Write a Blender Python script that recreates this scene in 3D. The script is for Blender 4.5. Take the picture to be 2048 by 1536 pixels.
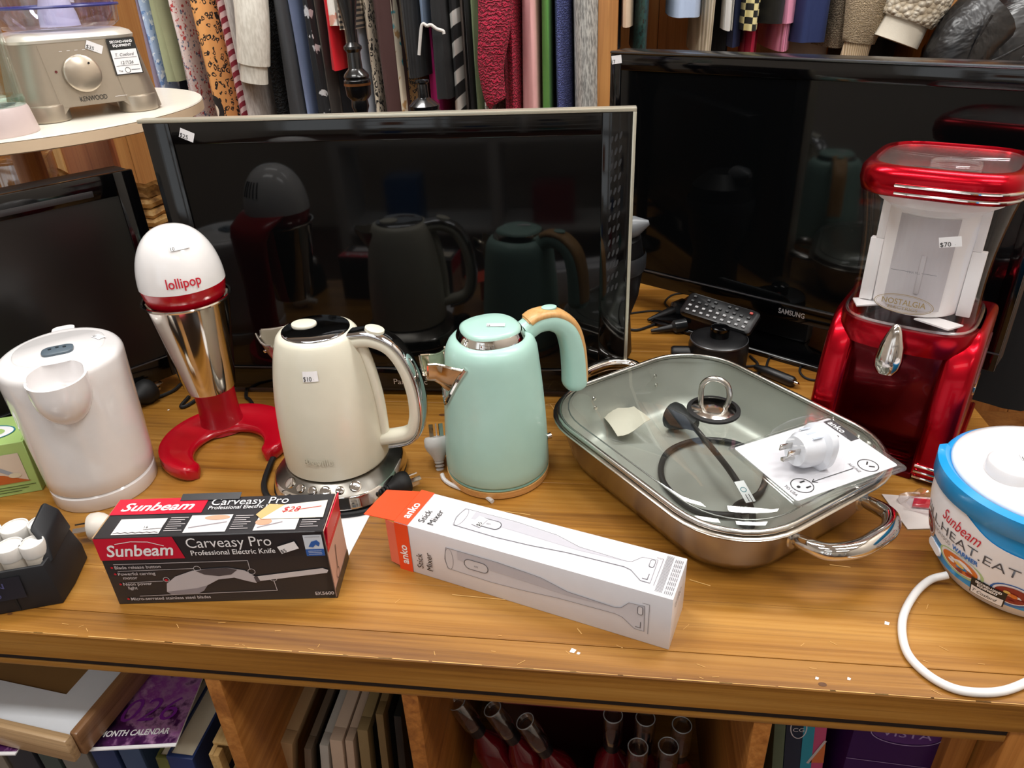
import bpy, bmesh, math, random
from mathutils import Vector, Matrix, noise
SC = bpy.context.scene
COL = SC.collection
for o in list(bpy.data.objects):
    bpy.data.objects.remove(o)
random.seed(7)

# ---------------------------------------------------------------- camera
# table top is z = 0, floor is z = -0.80, the camera stands 0.61 m above the table
CAM_H = 0.61
CAM_F = 1480.0
CAM_R = ((0.9918419, 0.0245537, -0.1250873), (0.1210986, -0.4879404, 0.8644358), (-0.0398101, -0.8725315, -0.4869331))
cam_data = bpy.data.cameras.new('camera')
cam_data.sensor_width = 36.0
cam_data.lens = CAM_F / 2048.0 * 36.0
cam_data.clip_start = 0.02
cam = bpy.data.objects.new('camera', cam_data)
COL.objects.link(cam)
cam.matrix_world = Matrix(((CAM_R[0][0], -CAM_R[0][1], -CAM_R[0][2], 0.0),
                           (CAM_R[1][0], -CAM_R[1][1], -CAM_R[1][2], 0.0),
                           (CAM_R[2][0], -CAM_R[2][1], -CAM_R[2][2], CAM_H),
                           (0, 0, 0, 1)))
SC.camera = cam
SC.view_settings.view_transform = 'Standard'
SC.view_settings.look = 'None'
SC.view_settings.gamma = 1.0
SC.view_settings.use_curve_mapping = False
SC.view_settings.exposure = -0.12

# ---------------------------------------------------------------- light
world = bpy.data.worlds.new('world')
SC.world = world
world.use_nodes = True
world.node_tree.nodes['Background'].inputs[0].default_value = (0.95, 0.98, 1.0, 1)
world.node_tree.nodes['Background'].inputs[1].default_value = 1.0

def area_light(name, loc, aim, sx, sy, power, colour=(1, 1, 1)):
    ld = bpy.data.lights.new(name, 'AREA')
    ld.shape = 'RECTANGLE'; ld.size = sx; ld.size_y = sy
    ld.energy = power; ld.color = colour
    o = bpy.data.objects.new(name, ld); COL.objects.link(o)
    o.location = loc
    o.rotation_euler = (Vector(aim) - Vector(loc)).to_track_quat('-Z', 'Y').to_euler()
    return o
# daylight of the shop front behind the photographer, then the ceiling panels
area_light('shop_window_daylight', (-1.5, -2.42, 0.75), (-0.6, 1.0, 0.2), 2.2, 1.7, 5.5, (0.92, 0.97, 1.0))
PANELS = [(-0.75, 0.10), (0.75, 0.10), (-0.75, 1.25), (0.75, 1.25), (-0.75, -1.2), (0.75, -1.2)]
for i, (x, y) in enumerate(PANELS):
    area_light('ceiling_panel_light', (x, y, 1.975), (x, y, 0), 1.0, 0.28, 6.5 if y < -1 else (18.5 if y < 1 else 25.0), (1.0, 0.99, 0.965))

# ---------------------------------------------------------------- helpers
def ray(px, py):
    a = (px - 1024.0, py - 768.0, CAM_F)
    return Vector([sum(CAM_R[i][j] * a[j] for j in range(3)) for i in range(3)])
def at_y(px, py, Y):
    r = ray(px, py); t = Y / r.y
    return Vector((r.x * t, Y, CAM_H + r.z * t))
def at_z(px, py, z=0.0):
    r = ray(px, py); t = (z - CAM_H) / r.z
    return Vector((r.x * t, r.y * t, z))

def lin(h):
    h = h.lstrip('#')
    c = [int(h[i:i + 2], 16) / 255 for i in (0, 2, 4)]
    return tuple((x / 12.92 if x <= .04045 else ((x + .055) / 1.055) ** 2.4) for x in c) + (1.0,)

MATS = {}
class NT:
    def __init__(self, name):
        self.m = bpy.data.materials.new(name); self.m.use_nodes = True
        self.t = self.m.node_tree; self.b = self.t.nodes['Principled BSDF']
    def n(self, kind, **kw):
        nd = self.t.nodes.new(kind)
        for k, v in kw.items():
            if k.startswith('i_'):
                key = k[2:]
                key = int(key) if key.isdigit() else key
                self.put(nd.inputs[key], v)
            else:
                setattr(nd, k, v)
        return nd
    def put(self, sock, v):
        if isinstance(v, bpy.types.NodeSocket):
            self.t.links.new(v, sock)
        else:
            sock.default_value = v
    def coord(self, scale=(1, 1, 1), rot=(0, 0, 0), kind='Object'):
        tc = self.n('ShaderNodeTexCoord')
        mp = self.n('ShaderNodeMapping')
        self.put(mp.inputs['Vector'], tc.outputs[kind])
        mp.inputs['Scale'].default_value = scale; mp.inputs['Rotation'].default_value = rot
        return mp.outputs[0]
    def noise(self, vec, scale, detail=3, rough=.55, dist=0.0):
        return self.n('ShaderNodeTexNoise', i_Vector=vec, i_Scale=scale, i_Detail=detail, i_Roughness=rough, i_Distortion=dist).outputs[0]
    def ramp(self, fac, stops, interp='LINEAR'):
        r = self.n('ShaderNodeValToRGB'); r.color_ramp.interpolation = interp
        e = r.color_ramp.elements
        while len(e) < len(stops): e.new(0.5)
        for k, (p, c) in zip(e, stops):
            k.position = p; k.color = lin(c) if isinstance(c, str) else c
        self.put(r.inputs[0], fac)
        return r.outputs[0]
    def mix(self, fac, a, b, mode='MIX'):
        m = self.n('ShaderNodeMix', data_type='RGBA', blend_type=mode)
        self.put(m.inputs[0], fac)
        self.put(m.inputs[6], lin(a) if isinstance(a, str) else a)
        self.put(m.inputs[7], lin(b) if isinstance(b, str) else b)
        return m.outputs[2]
    def math(self, op, a, b=0.0):
        m = self.n('ShaderNodeMath', operation=op)
        self.put(m.inputs[0], a); self.put(m.inputs[1], b)
        return m.outputs[0]
    def bump(self, h, strength=.3, dist=.002):
        b = self.n('ShaderNodeBump', i_Strength=strength, i_Distance=dist, i_Height=h)
        self.put(self.b.inputs['Normal'], b.outputs[0])
    def base(self, c): self.put(self.b.inputs['Base Color'], lin(c) if isinstance(c, str) else c)
    def set(self, **kw):
        for k, v in kw.items():
            self.put(self.b.inputs[k.replace('_', ' ')], v)

def M(name, col='#888888', rough=.5, metal=0.0, spec=.5, coat=0.0, grain=0.0, gscale=60):
    """plain material with a slight procedural variation of tone"""
    if name in MATS: return MATS[name]
    k = NT(name)
    v = k.coord()
    nz = k.noise(v, gscale, 2)
    c = lin(col)
    g = grain if grain else .03
    dark = tuple(max(0, x * (1 - g)) for x in c[:3]) + (1,)
    lite = tuple(min(1, x * (1 + g)) for x in c[:3]) + (1,)
    k.base(k.mix(nz, dark, lite))
    k.set(Roughness=rough, Metallic=metal, Specular_IOR_Level=spec, Coat_Weight=coat)
    if coat: k.set(Coat_Roughness=.04)
    MATS[name] = k.m
    return k.m

def clear(name, tint=(1, 1, 1, 1), refl=.12, rough=.02, ior=1.45):
    """thin clear plastic or glass sheet: see-through with Fresnel reflections"""
    if name in MATS: return MATS[name]
    k = NT(name)
    k.t.nodes.remove(k.b)
    tr = k.n('ShaderNodeBsdfTransparent', i_Color=tint)
    gl = k.n('ShaderNodeBsdfGlossy', i_Color=(1, 1, 1, 1), i_Roughness=rough)
    lw = k.n('ShaderNodeLayerWeight', i_Blend=.5)
    f = k.math('ADD', k.math('MULTIPLY', k.math('POWER', lw.outputs['Facing'], 4.0), .55 * (ior - 1) / .45), .025 + refl * .12)
    mx = k.n('ShaderNodeMixShader')
    k.put(mx.inputs[0], f); k.put(mx.inputs[1], tr.outputs[0]); k.put(mx.inputs[2], gl.outputs[0])
    k.put(k.t.nodes['Material Output'].inputs[0], mx.outputs[0])
    MATS[name] = k.m
    return k.m

class MB:
    """collects verts and faces; build() links ONE mesh object"""
    def __init__(self): self.v = []; self.f = []
    def add(self, v, f):
        b = len(self.v); self.v += [tuple(p) for p in v]; self.f += [tuple(i + b for i in q) for q in f]
        return self
    def box(self, c, s, rz=0.0):
        x, y, z = s[0] / 2, s[1] / 2, s[2] / 2
        R = Matrix.Rotation(rz, 3, 'Z')
        v = [R @ Vector((a * x, b * y, d * z)) + Vector(c) for d in (-1, 1) for a, b in ((-1, -1), (1, -1), (1, 1), (-1, 1))]
        return self.add(v, [(3, 2, 1, 0), (4, 5, 6, 7), (0, 1, 5, 4), (1, 2, 6, 5), (2, 3, 7, 6), (3, 0, 4, 7)])
    def bb(self, x0, x1, y0, y1, z0, z1):
        return self.box(((x0 + x1) / 2, (y0 + y1) / 2, (z0 + z1) / 2), (x1 - x0, y1 - y0, z1 - z0))
    def loft(self, rings, cap0=True, cap1=True, loop=False):
        n = len(rings[0]); b = len(self.v)
        v = [p for r in rings for p in r]; f = []
        m = len(rings)
        for i in range(m if loop else m - 1):
            i2 = (i + 1) % m
            for j in range(n):
                k = (j + 1) % n
                f.append((i * n + j, i * n + k, i2 * n + k, i2 * n + j))
        if not loop:
            if cap0: f.append(tuple(reversed(range(n))))
            if cap1: f.append(tuple((m - 1) * n + j for j in range(n)))
        return self.add(v, f)
    def lathe(self, prof, seg=40, c=(0, 0), cap0=True, cap1=True):
        rings = [[(c[0] + max(r, 1e-5) * math.cos(2 * math.pi * j / seg), c[1] + max(r, 1e-5) * math.sin(2 * math.pi * j / seg), z) for j in range(seg)] for r, z in prof]
        return self.loft(rings, cap0, cap1)
    def prism(self, poly, z0, z1):
        return self.loft([[(x, y, z0) for x, y in poly], [(x, y, z1) for x, y in poly]])
    def tube(self, pts, r, seg=10, loop=False, flat=1.0, up=None):
        pts = [Vector(p) for p in pts]; n = len(pts)
        rs = r if isinstance(r, (list, tuple)) else [r] * n
        tang = []
        for i in range(n):
            a = pts[(i - 1) % n] if (loop or i) else pts[i]
            b = pts[(i + 1) % n] if (loop or i < n - 1) else pts[i]
            tang.append((b - a).normalized())
        ref = Vector(up) if up else (Vector((0, 0, 1)) if abs(tang[0].z) < .9 else Vector((1, 0, 0)))
        rings = []
        nrm = (ref - tang[0] * ref.dot(tang[0])).normalized()
        for i in range(n):
            t = tang[i]
            nrm = (nrm - t * nrm.dot(t)).normalized()
            bi = t.cross(nrm)
            rings.append([pts[i] + nrm * (math.cos(2 * math.pi * j / seg) * rs[i] * flat) + bi * (math.sin(2 * math.pi * j / seg) * rs[i]) for j in range(seg)])
        return self.loft(rings, not loop, not loop, loop)
    def xf(self, mat):
        self.v = [tuple(mat @ Vector(p)) for p in self.v]; return self
    def mesh(self, name='m'):
        me = bpy.data.meshes.new(name); me.from_pydata(self.v, [], self.f); return me
    def build(self, name, mat, parent=None, bevel=0.0, seg=2, smooth=True, angle=38, recalc=True, thick=0.0):
        me = self.mesh(name)
        return link_mesh(name, me, mat, parent, bevel, seg, smooth, angle, recalc, thick)

def link_mesh(name, me, mat, parent=None, bevel=0.0, seg=2, smooth=True, angle=38, recalc=True, thick=0.0):
    if bevel or recalc or thick:
        bm = bmesh.new(); bm.from_mesh(me)
        if thick:
            bmesh.ops.recalc_face_normals(bm, faces=bm.faces)
            bmesh.ops.solidify(bm, geom=bm.faces[:], thickness=thick)
        if bevel:
            ed = [e for e in bm.edges if len(e.link_faces) == 2 and e.calc_face_angle(0) > math.radians(30)]
            bmesh.ops.bevel(bm, geom=ed, offset=bevel, segments=seg, profile=.5, affect='EDGES', clamp_overlap=True)
        if recalc: bmesh.ops.recalc_face_normals(bm, faces=bm.faces)
        bm.to_mesh(me); bm.free()
    me.name = name
    if mat:
        for m in (mat if isinstance(mat, list) else [mat]): me.materials.append(m)
    if smooth:
        me.shade_smooth(); me.set_sharp_from_angle(angle=math.radians(angle))
    o = bpy.data.objects.new(name, me); COL.objects.link(o)
    if parent: o.parent = parent
    return o

def boolean(a, b, op):
    """mesh a (op) mesh b -> new mesh"""
    oa = bpy.data.objects.new('a', a); ob = bpy.data.objects.new('b', b)
    COL.objects.link(oa); COL.objects.link(ob)
    for me in (a, b):
        bm = bmesh.new(); bm.from_mesh(me); bmesh.ops.recalc_face_normals(bm, faces=bm.faces); bm.to_mesh(me); bm.free()
    md = oa.modifiers.new('x', 'BOOLEAN'); md.operation = op; md.object = ob; md.solver = 'EXACT'
    dg = bpy.context.evaluated_depsgraph_get(); dg.update()
    me = bpy.data.meshes.new_from_object(oa.evaluated_get(dg))
    bpy.data.objects.remove(oa); bpy.data.objects.remove(ob)
    return me

def thing(name, label, cat, loc=(0, 0, 0), rz=0.0, group=None):
    o = bpy.data.objects.new(name, None); COL.objects.link(o)
    o.empty_display_size = .05
    o.location = loc; o.rotation_euler = (0, 0, rz)
    return tag(o, label, cat, group)
def tag(o, label=None, cat=None, group=None, kind=None):
    if label: o['label'] = label
    if cat: o['category'] = cat
    if group: o['group'] = group
    if kind: o['kind'] = kind
    return o

def sring(a, b, z, n=2.0, N=40, cx=0.0, cy=0.0):
    out = []
    for j in range(N):
        t = 2 * math.pi * j / N
        c, s = math.cos(t), math.sin(t)
        out.append((cx + a * math.copysign(abs(c) ** (2 / n), c), cy + b * math.copysign(abs(s) ** (2 / n), s), z))
    return out
def rrect(hx, hy, r, z=0.0, k=6, cx=0.0, cy=0.0):
    out = []
    for qx, qy, a0 in ((1, 1, 0), (-1, 1, 90), (-1, -1, 180), (1, -1, 270)):
        for i in range(k + 1):
            a = math.radians(a0 + 90 * i / k)
            out.append((cx + qx * (hx - r) + r * math.cos(a), cy + qy * (hy - r) + r * math.sin(a), z))
    return out
def spline(pts, n=8, loop=False):
    P = [Vector(p) for p in pts]; m = len(P); out = []
    for i in range(m if loop else m - 1):
        p0 = P[(i - 1) % m] if (loop or i) else P[0] * 2 - P[1]
        p1, p2 = P[i], P[(i + 1) % m]
        p3 = P[(i + 2) % m] if (loop or i < m - 2) else P[-1] * 2 - P[-2]
        for k in range(n):
            t = k / n
            out.append(.5 * ((2 * p1) + (p2 - p0) * t + (2 * p0 - 5 * p1 + 4 * p2 - p3) * t * t + (3 * p1 - p0 - 3 * p2 + p3) * t ** 3))
    if not loop: out.append(P[-1])
    return out

# ---- print: flat lettering and printed shapes on a surface, one mesh per printed area
def flat(o, ux, uy, lift=.0006):
    o, ux, uy = Vector(o), Vector(ux).normalized(), Vector(uy).normalized()
    n = ux.cross(uy).normalized()
    return lambda u, v, l=0.0: o + ux * u + uy * v + n * (lift + l)
def cyl(r, z0, a0, lift=.0006, sx=1.0, taper=0.0, cx=0.0, cy=0.0):
    """u runs round a vertical cylinder of radius r seen from outside, v runs up"""
    def f(u, v, l=0.0):
        rr = r + taper * v + lift + l
        a = a0 + u * sx / r
        return Vector((cx + rr * math.cos(a), cy + rr * math.sin(a), z0 + v))
    return f
TXT = {}
def text_geo(s, size, shear=0.0, bold=0.0, space=1.0):
    cu = bpy.data.curves.new('t', 'FONT')
    cu.body = s; cu.size = size; cu.shear = shear; cu.offset = bold; cu.space_character = space
    cu.align_x = 'LEFT'; cu.resolution_u = 3
    ob = bpy.data.objects.new('t', cu)
    me = ob.to_mesh()
    v = [tuple(p.co) for p in me.vertices]; f = [tuple(p.vertices) for p in me.polygons]
    ob.to_mesh_clear(); bpy.data.objects.remove(ob); bpy.data.curves.remove(cu)
    return v, f
class Print:
    def __init__(self, fmap): self.fm = fmap; self.v = []; self.f = []; self.mi = []; self.ms = []
    def _m(self, m):
        if m not in self.ms: self.ms.append(m)
        return self.ms.index(m)
    def _put(self, v2, f, m, l):
        b = len(self.v); i = self._m(m)
        self.v += [tuple(self.fm(u, w, l)) for u, w in v2]
        for q in f: self.f.append(tuple(b + k for k in q)); self.mi.append(i)
    def text(self, s, x, y, size, m, shear=0.0, bold=0.0, width=None, rot=0.0, align='L', l=.0004, space=1.0, sy=1.0):
        v, f = text_geo(s, size, shear, bold, space)
        if not v: return
        x0 = min(p[0] for p in v); x1 = max(p[0] for p in v)
        k = (width / (x1 - x0)) if width else 1.0
        off = {'L': 0.0, 'C': -(x1 - x0) * k / 2, 'R': -(x1 - x0) * k}[align]
        c, sn = math.cos(rot), math.sin(rot)
        out = []
        for p in v:
            u = (p[0] - x0) * k + off; w = p[1] * sy
            out.append((x + u * c - w * sn, y + u * sn + w * c))
        self._put(out, f, m, l)
    def poly(self, pts, m, l=0.0, sub=1):
        if sub <= 1:
            self._put(pts, [tuple(range(len(pts)))], m, l); return
        bm = bmesh.new()
        bm.faces.new([bm.verts.new((p[0], p[1], 0)) for p in pts])
        bmesh.ops.triangulate(bm, faces=bm.faces)
        bmesh.ops.subdivide_edges(bm, edges=bm.edges[:], cuts=sub, use_grid_fill=True)
        bm.verts.index_update()
        self._put([(q.co.x, q.co.y) for q in bm.verts], [tuple(q.index for q in fc.verts) for fc in bm.faces], m, l)
        bm.free()
    def rect(self, x0, y0, x1, y1, m, l=0.0, sub=1):
        if sub <= 1: self.poly([(x0, y0), (x1, y0), (x1, y1), (x0, y1)], m, l); return
        v = [(x0 + (x1 - x0) * i / sub, y) for y in (y0, y1) for i in range(sub + 1)]
        self._put(v, [(i, i + 1, sub + 2 + i, sub + 1 + i) for i in range(sub)], m, l)
    def ell(self, cx, cy, a, b, m, l=0.0, n=24, rot=0.0):
        c, s = math.cos(rot), math.sin(rot)
        self.poly([(cx + a * math.cos(t) * c - b * math.sin(t) * s, cy + a * math.cos(t) * s + b * math.sin(t) * c) for t in [2 * math.pi * i / n for i in range(n)]], m, l)
    def line(self, pts, w, m, l=.0002, loop=False):
        P = [Vector((p[0], p[1])) for p in pts]; n = len(P)
        for i in range(n if loop else n - 1):
            a, b = P[i], P[(i + 1) % n]
            d = (b - a)
            if d.length < 1e-7: continue
            d.normalize(); q = Vector((-d.y, d.x)) * w / 2
            e = d * w * .4
            self._put([tuple(a - q - e), tuple(b - q + e), tuple(b + q + e), tuple(a + q - e)], [(0, 1, 2, 3)], m, l)
    def ring(self, cx, cy, a, b, w, m, l=.0002, n=28, rot=0.0):
        c, s = math.cos(rot), math.sin(rot)
        v = []
        for aa, bb_ in ((a, b), (a - w, b - w)):
            for i in range(n):
                t = 2 * math.pi * i / n
                v.append((cx + aa * math.cos(t) * c - bb_ * math.sin(t) * s, cy + aa * math.cos(t) * s + bb_ * math.sin(t) * c))
        self._put(v, [(i, (i + 1) % n, n + (i + 1) % n, n + i) for i in range(n)], m, l)
    def build(self, name, parent, smooth=False):
        me = bpy.data.meshes.new(name); me.from_pydata(self.v, [], self.f)
        for m in self.ms: me.materials.append(m)
        me.polygons.foreach_set('material_index', self.mi)
        if smooth: me.shade_smooth()
        o = bpy.data.objects.new(name, me); COL.objects.link(o)
        if parent: o.parent = parent
        return o

def tube_obj(name, pts, r, mat, parent=None, n=8, seg=10, loop=False):
    return MB().tube(spline(pts, n, loop), r, seg, loop).build(name, mat, parent)

# ---- shared materials
WHITE = M('white_paper', '#f2f1f3', .55)
INK = M('black_ink', '#161616', .5)
GREY_INK = M('grey_ink', '#77777c', .5)
RED_INK = M('red_ink', '#c4102c', .45)
CHROME = M('chrome', '#d9d6d2', .06, 1.0)
STEEL = M('brushed_steel', '#c9c6c0', .22, 1.0, grain=.06, gscale=200)
BLACK_PL = M('black_plastic', '#0d0d0f', .38)
BLACK_GL = M('black_gloss', '#050506', .06, coat=.3)
WHITE_PL = M('white_plastic', '#ecebeb', .22, coat=.2)
RUBBER = M('black_rubber', '#0c0c0d', .6)

def sticker(parent, fm, w, h, txt='$10', rot=0.0, name='price_sticker', extra=True, dots=True):
    """small white price sticker with its printed price, centred on fm(0, 0)"""
    c, s = math.cos(rot), math.sin(rot)
    g = lambda u, v, l=0.0: fm(u * c - v * s, u * s + v * c, l)
    p = Print(g)
    p.rect(-w / 2, -h / 2, w / 2, h / 2, WHITE, .0002, sub=4)
    o = p.build(name, parent)
    if txt and parent.parent is None:
        q = Print(g)
        q.text(txt, -w * .46, -h * .42, h * .62, INK, l=.0006)
        if extra: q.text('.', w * .2, -h * .3, h * .4, GREY_INK, l=.0006)
        q.build('lettering', o)
    return o

# ================================================================ room
def wood(name, dark, mid, light, axis='X', scale=1.0, rough=.38, bump=.15, coat=.25, seed=0.0):
    if name in MATS: return MATS[name]
    k = NT(name)
    st = {'X': (.7, 14, 14), 'Y': (14, .7, 14), 'Z': (14, 14, .7)}[axis]
    tc = k.n('ShaderNodeTexCoord')
    oi = k.n('ShaderNodeObjectInfo')
    off = k.n('ShaderNodeVectorMath', operation='MULTIPLY_ADD')
    k.put(off.inputs[0], tc.outputs['Object'])
    off.inputs[1].default_value = (1, 1, 1)
    cmb = k.n('ShaderNodeCombineXYZ')
    for i in range(3): k.put(cmb.inputs[i], k.math('MULTIPLY', oi.outputs['Random'], 7.3 + 3 * i + seed))
    k.put(off.inputs[2], cmb.outputs[0])
    mp = k.n('ShaderNodeMapping'); k.put(mp.inputs[0], off.outputs[0])
    mp.inputs['Scale'].default_value = tuple(s * scale for s in st)
    v = mp.outputs[0]
    big = k.noise(v, 1.3, 4, .6, 1.0)
    mp2 = k.n('ShaderNodeMapping'); k.put(mp2.inputs[0], off.outputs[0])
    mp2.inputs['Scale'].default_value = tuple((s * 4.5 if s > 1 else s * 1.2) * scale for s in st)
    fine = k.noise(mp2.outputs[0], 2.2, 4, .65, .2)
    c = k.ramp(k.math('ADD', k.math('MULTIPLY', big, .6), k.math('MULTIPLY', fine, .42)),
               [(.33, dark), (.50, mid), (.68, light)])
    # thin dark growth lines
    ln = k.ramp(k.noise(mp2.outputs[0], .9, 2, .5, 1.0), [(.478, (0, 0, 0, 1)), (.50, (1, 1, 1, 1)), (.522, (0, 0, 0, 1))])
    c = k.mix(k.math('MULTIPLY', ln, .30), c, dark)
    tone = k.ramp(oi.outputs['Random'], [(0, (.93, .93, .93, 1)), (1, (1.05, 1.04, 1.02, 1))])
    c = k.mix(1.0, c, tone, 'MULTIPLY')
    k.base(c)
    k.set(Roughness=k.math('ADD', k.math('MULTIPLY', fine, .22), rough - .1), Coat_Weight=coat, Coat_Roughness=.3)
    k.bump(fine, bump, .0008)
    MATS[name] = k.m
    return k.m

PINE = wood('varnished_pine', '#6f4413', '#9c6a26', '#b4833c', 'X', 1.0, .36)
PINE_Z = wood('varnished_pine_upright', '#6f3f16', '#9c6128', '#bd8140', 'Z', 1.0, .45)
PINE_Y = wood('varnished_pine_deep', '#6f3f16', '#9c6128', '#bd8140', 'Y', 1.0, .45)
WARD = wood('wardrobe_pine', '#8d5a2a', '#b67d42', '#cc9858', 'Z', .6, .55)

def wall(name, x0, x1, y0, y1, z0, z1, mat):
    return tag(MB().bb(x0, x1, y0, y1, z0, z1).build(name, mat, smooth=False), kind='structure')
CREAM = M('cream_paint', '#d9d0c4', .75)
CEIL = M('ceiling_paint', '#e6e4e0', .85)
FLOORM = wood('brown_floor_boards', '#3d2015', '#55301f', '#6b4029', 'X', .6, .4)
wall('floor', -2.6, 1.5, -2.6, 2.5, -.85, -.80, FLOORM)
wall('ceiling', -2.6, 1.5, -2.6, 2.5, 2.0, 2.05, CEIL)
wall('wall_back', -2.6, 1.5, 2.45, 2.5, -.80, 2.0, CREAM)
wall('wall_left', -2.65, -2.6, -2.6, 2.5, -.80, 2.0, CREAM)
wall('wall_right', 1.45, 1.5, -2.6, 2.5, -.80, 2.0, CREAM)
# shop front behind the photographer: wall pieces round a wide window
wf = MB().bb(-2.6, 1.5, -2.6, -2.55, -.80, -.15).bb(-2.6, 1.5, -2.6, -2.55, 1.65, 2.0)
wf.bb(-2.6, -2.65 + .05, -2.6, -2.55, -.15, 1.65).bb(-.35, 1.5, -2.6, -2.55, -.15, 1.65)
tag(wf.build('wall_front', CREAM, smooth=False), kind='structure')
wn = MB()
for x in (-2.58, -1.48, -.37): wn.bb(x - .02, x + .02, -2.59, -2.55, -.15, 1.65)
tag(wn.build('window_1', M('window_frame_white', '#dcdcdc', .5), smooth=False), kind='structure')
for i, (x, y) in enumerate(PANELS):
    o = MB().bb(x - .52, x + .52, y - .16, y + .16, 1.982, 2.0).build('ceiling_light_panel', M('light_housing', '#e8e8e8', .6), smooth=False)
    tag(o, 'flat white ceiling light panel above the shop floor', 'ceiling light', 'ceiling light panels')

# white shelving behind the photographer, seen mirrored in the dark television screens
sh = thing('shelving_unit', 'white shelving unit standing behind the photographer, mirrored in the television screens', 'shelves', (0, -1.62, -.80))
SHM = M('white_shelf_laminate', '#cfcdca', .5)
for x in (-1.25, -.45, .35, 1.1):
    MB().box((x, -.15, .95), (.05, .36, 1.9)).build('upright', SHM, sh, .003)
for z in (.25, .7, 1.15, 1.6):
    for xa, xb in ((-1.225, -.475), (-.425, .325), (.375, 1.075)):
        MB().bb(xa, xb, -.32, .02, z - .0125, z + .0125).build('shelf_board', SHM, sh, .002)
cols = ['#2a5a9a', '#8a2430', '#3f7a72', '#c8c0b0', '#27456e', '#74808a', '#b06a3a', '#d8d8dc', '#34343a']
nm = ['blue', 'dark red', 'teal', 'cream', 'navy', 'grey', 'tan', 'pale', 'charcoal']
row = ['bottom', 'second', 'third', 'top']
bay = ['left', 'middle', 'right']
q = 0
for zi, z in enumerate((.25, .7, 1.15)):
    for bi, (xa, xb) in enumerate(((-1.2, -.5), (-.4, .3), (.4, 1.05))):
        cc = cols[q % 9]
        x = xa + random.uniform(.12, .28); w = random.uniform(.16, .26); h = random.uniform(.14, .3)
        b = MB().box((x + w / 2, -1.74, -.80 + z + .0125 + h / 2), (w, .18, h)).build('stock_box', M('stock_' + nm[q % 9], cc, .5), None, .004)
        tag(b, '%s carton on the %s shelf of the white shelving behind the photographer' % (nm[q % 9], row[zi + 0]), 'box')
        q += 1

# ================================================================ display table
TX0, TX1, TY0, TY1 = -1.45, .56, .502, 1.62
table = thing('display_table', 'long varnished pine display table with open shelf bays under its top', 'table', (0, 0, -.80))
TZ = .80
edges_y = [TY0 + .036, .609, .71, .812, .915, 1.015, 1.115, 1.215, 1.315, 1.415, 1.515, TY1]
MB().bb(TX0, TX1, TY0, TY0 + .0359, TZ - .0385, TZ).build('front_edge_strip', PINE, table, .0010, 1)
for a, b in zip(edges_y[:-1], edges_y[1:]):
    MB().bb(TX0, TX1, a + .0001, b - .0001, TZ - .03, TZ).build('plank', PINE, table, .0003, 1)
MB().bb(TX0, TX1 - .171, TY0 + .0025, TY0 + .03, TZ - .0565, TZ - .0475).build('moulding', PINE, table, .001)
MB().bb(TX0, TX1 - .171, TY0 + .0035, TY0 + .03, TZ - .0475, TZ - .0385).build('shadow_strip', M('gap_shadow', '#1d0e06', .9), table)  # near-black colour paints the shadow line under the front edge
ZS = -.45          # lower shelf
for x in (-.4215, -.1985, .165):
    MB().bb(x - .009, x + .009, TY0 + .003, 1.02, ZS + TZ, TZ - .0565).build('divider', PINE_Y, table, .001)
MB().bb(.36, .385, TY0 + .03, 1.02, ZS + TZ, TZ - .0565).build('side_panel', PINE_Z, table, .001)
MB().bb(.389, TX1 - .01, TY0 + .001, TY0 + .13, 0, TZ - .0385).build('corner_post', PINE_Z, table, .003)
MB().bb(.40, TX1 - .01, TY1 - .14, TY1 - .02, 0, TZ - .044).build('corner_post', PINE_Z, table, .003)
MB().bb(TX0 + .01, TX0 + .12, TY1 - .14, TY1 - .02, 0, TZ - .044).build('corner_post', PINE_Z, table, .003)
MB().bb(TX0 + .01, TX0 + .12, TY0 + .004, TY0 + .13, 0, TZ - .044).build('corner_post', PINE_Z, table, .003)
MB().bb(TX0 + .02, .385, TY0 + .012, 1.03, ZS + TZ - .022, ZS + TZ).build('lower_shelf', PINE, table, .002)
MB().bb(TX0 + .02, .385, 1.02, 1.03, ZS + TZ, TZ - .045).build('back_board', M('dark_back_board', '#3a2212', .7), table)
# small scuffs: paint chips and scratched lines on the top
sc = Print(lambda u, v, l=0.0: Vector((u, v, TZ + .0003 + l)))
SCR = M('bare_wood_scratch', '#d3a561', .7)
def tp(px, py): p = at_z(px, py); return (p.x, p.y)
for a, b in (((1100, 808), (1123, 838)), ((1123, 838), (1136, 808)), ((1136, 808), (1100, 808)), ((1085, 812), (1100, 808)),
             ((905, 1190), (1010, 1200)), ((1155, 1258), (1163, 1268)), ((985, 1020), (1060, 1030)), ((1380, 1160), (1420, 1172)), ((1660, 1130), (1700, 1135))):
    sc.line([tp(*a), tp(*b)], .0012, SCR)
for a, w in (((1146, 1302), .0035), ((1157, 1307), .002), ((1774, 1247), .003), ((337, 820), .002), ((1698, 1358), .002), ((1634, 1357), .002)):
    x, y = tp(*a); sc.poly([(x - w, y - w * .5), (x + w * .3, y - w * .8), (x + w, y + w * .4), (x - w * .4, y + w)], WHITE)
rw = random.Random(4)
for i in range(26):
    x = -.70 + i * .048 + rw.uniform(-.01, .01)
    sc.line([(x, TY0 + .0013), (x + .052, TY0 + .0013)], rw.uniform(.0004, .0011), SCR)
for i in range(40):
    x, y = rw.uniform(-.6, .45), TY0 + .004 + rw.random() ** 2 * .13
    a = rw.uniform(0, 3.1); L = rw.uniform(.003, .010)
    sc.line([(x, y), (x + L * math.cos(a), y + L * math.sin(a))], .0005, SCR)
KN = M('wood_knot', '#5a3614', .5)
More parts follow.
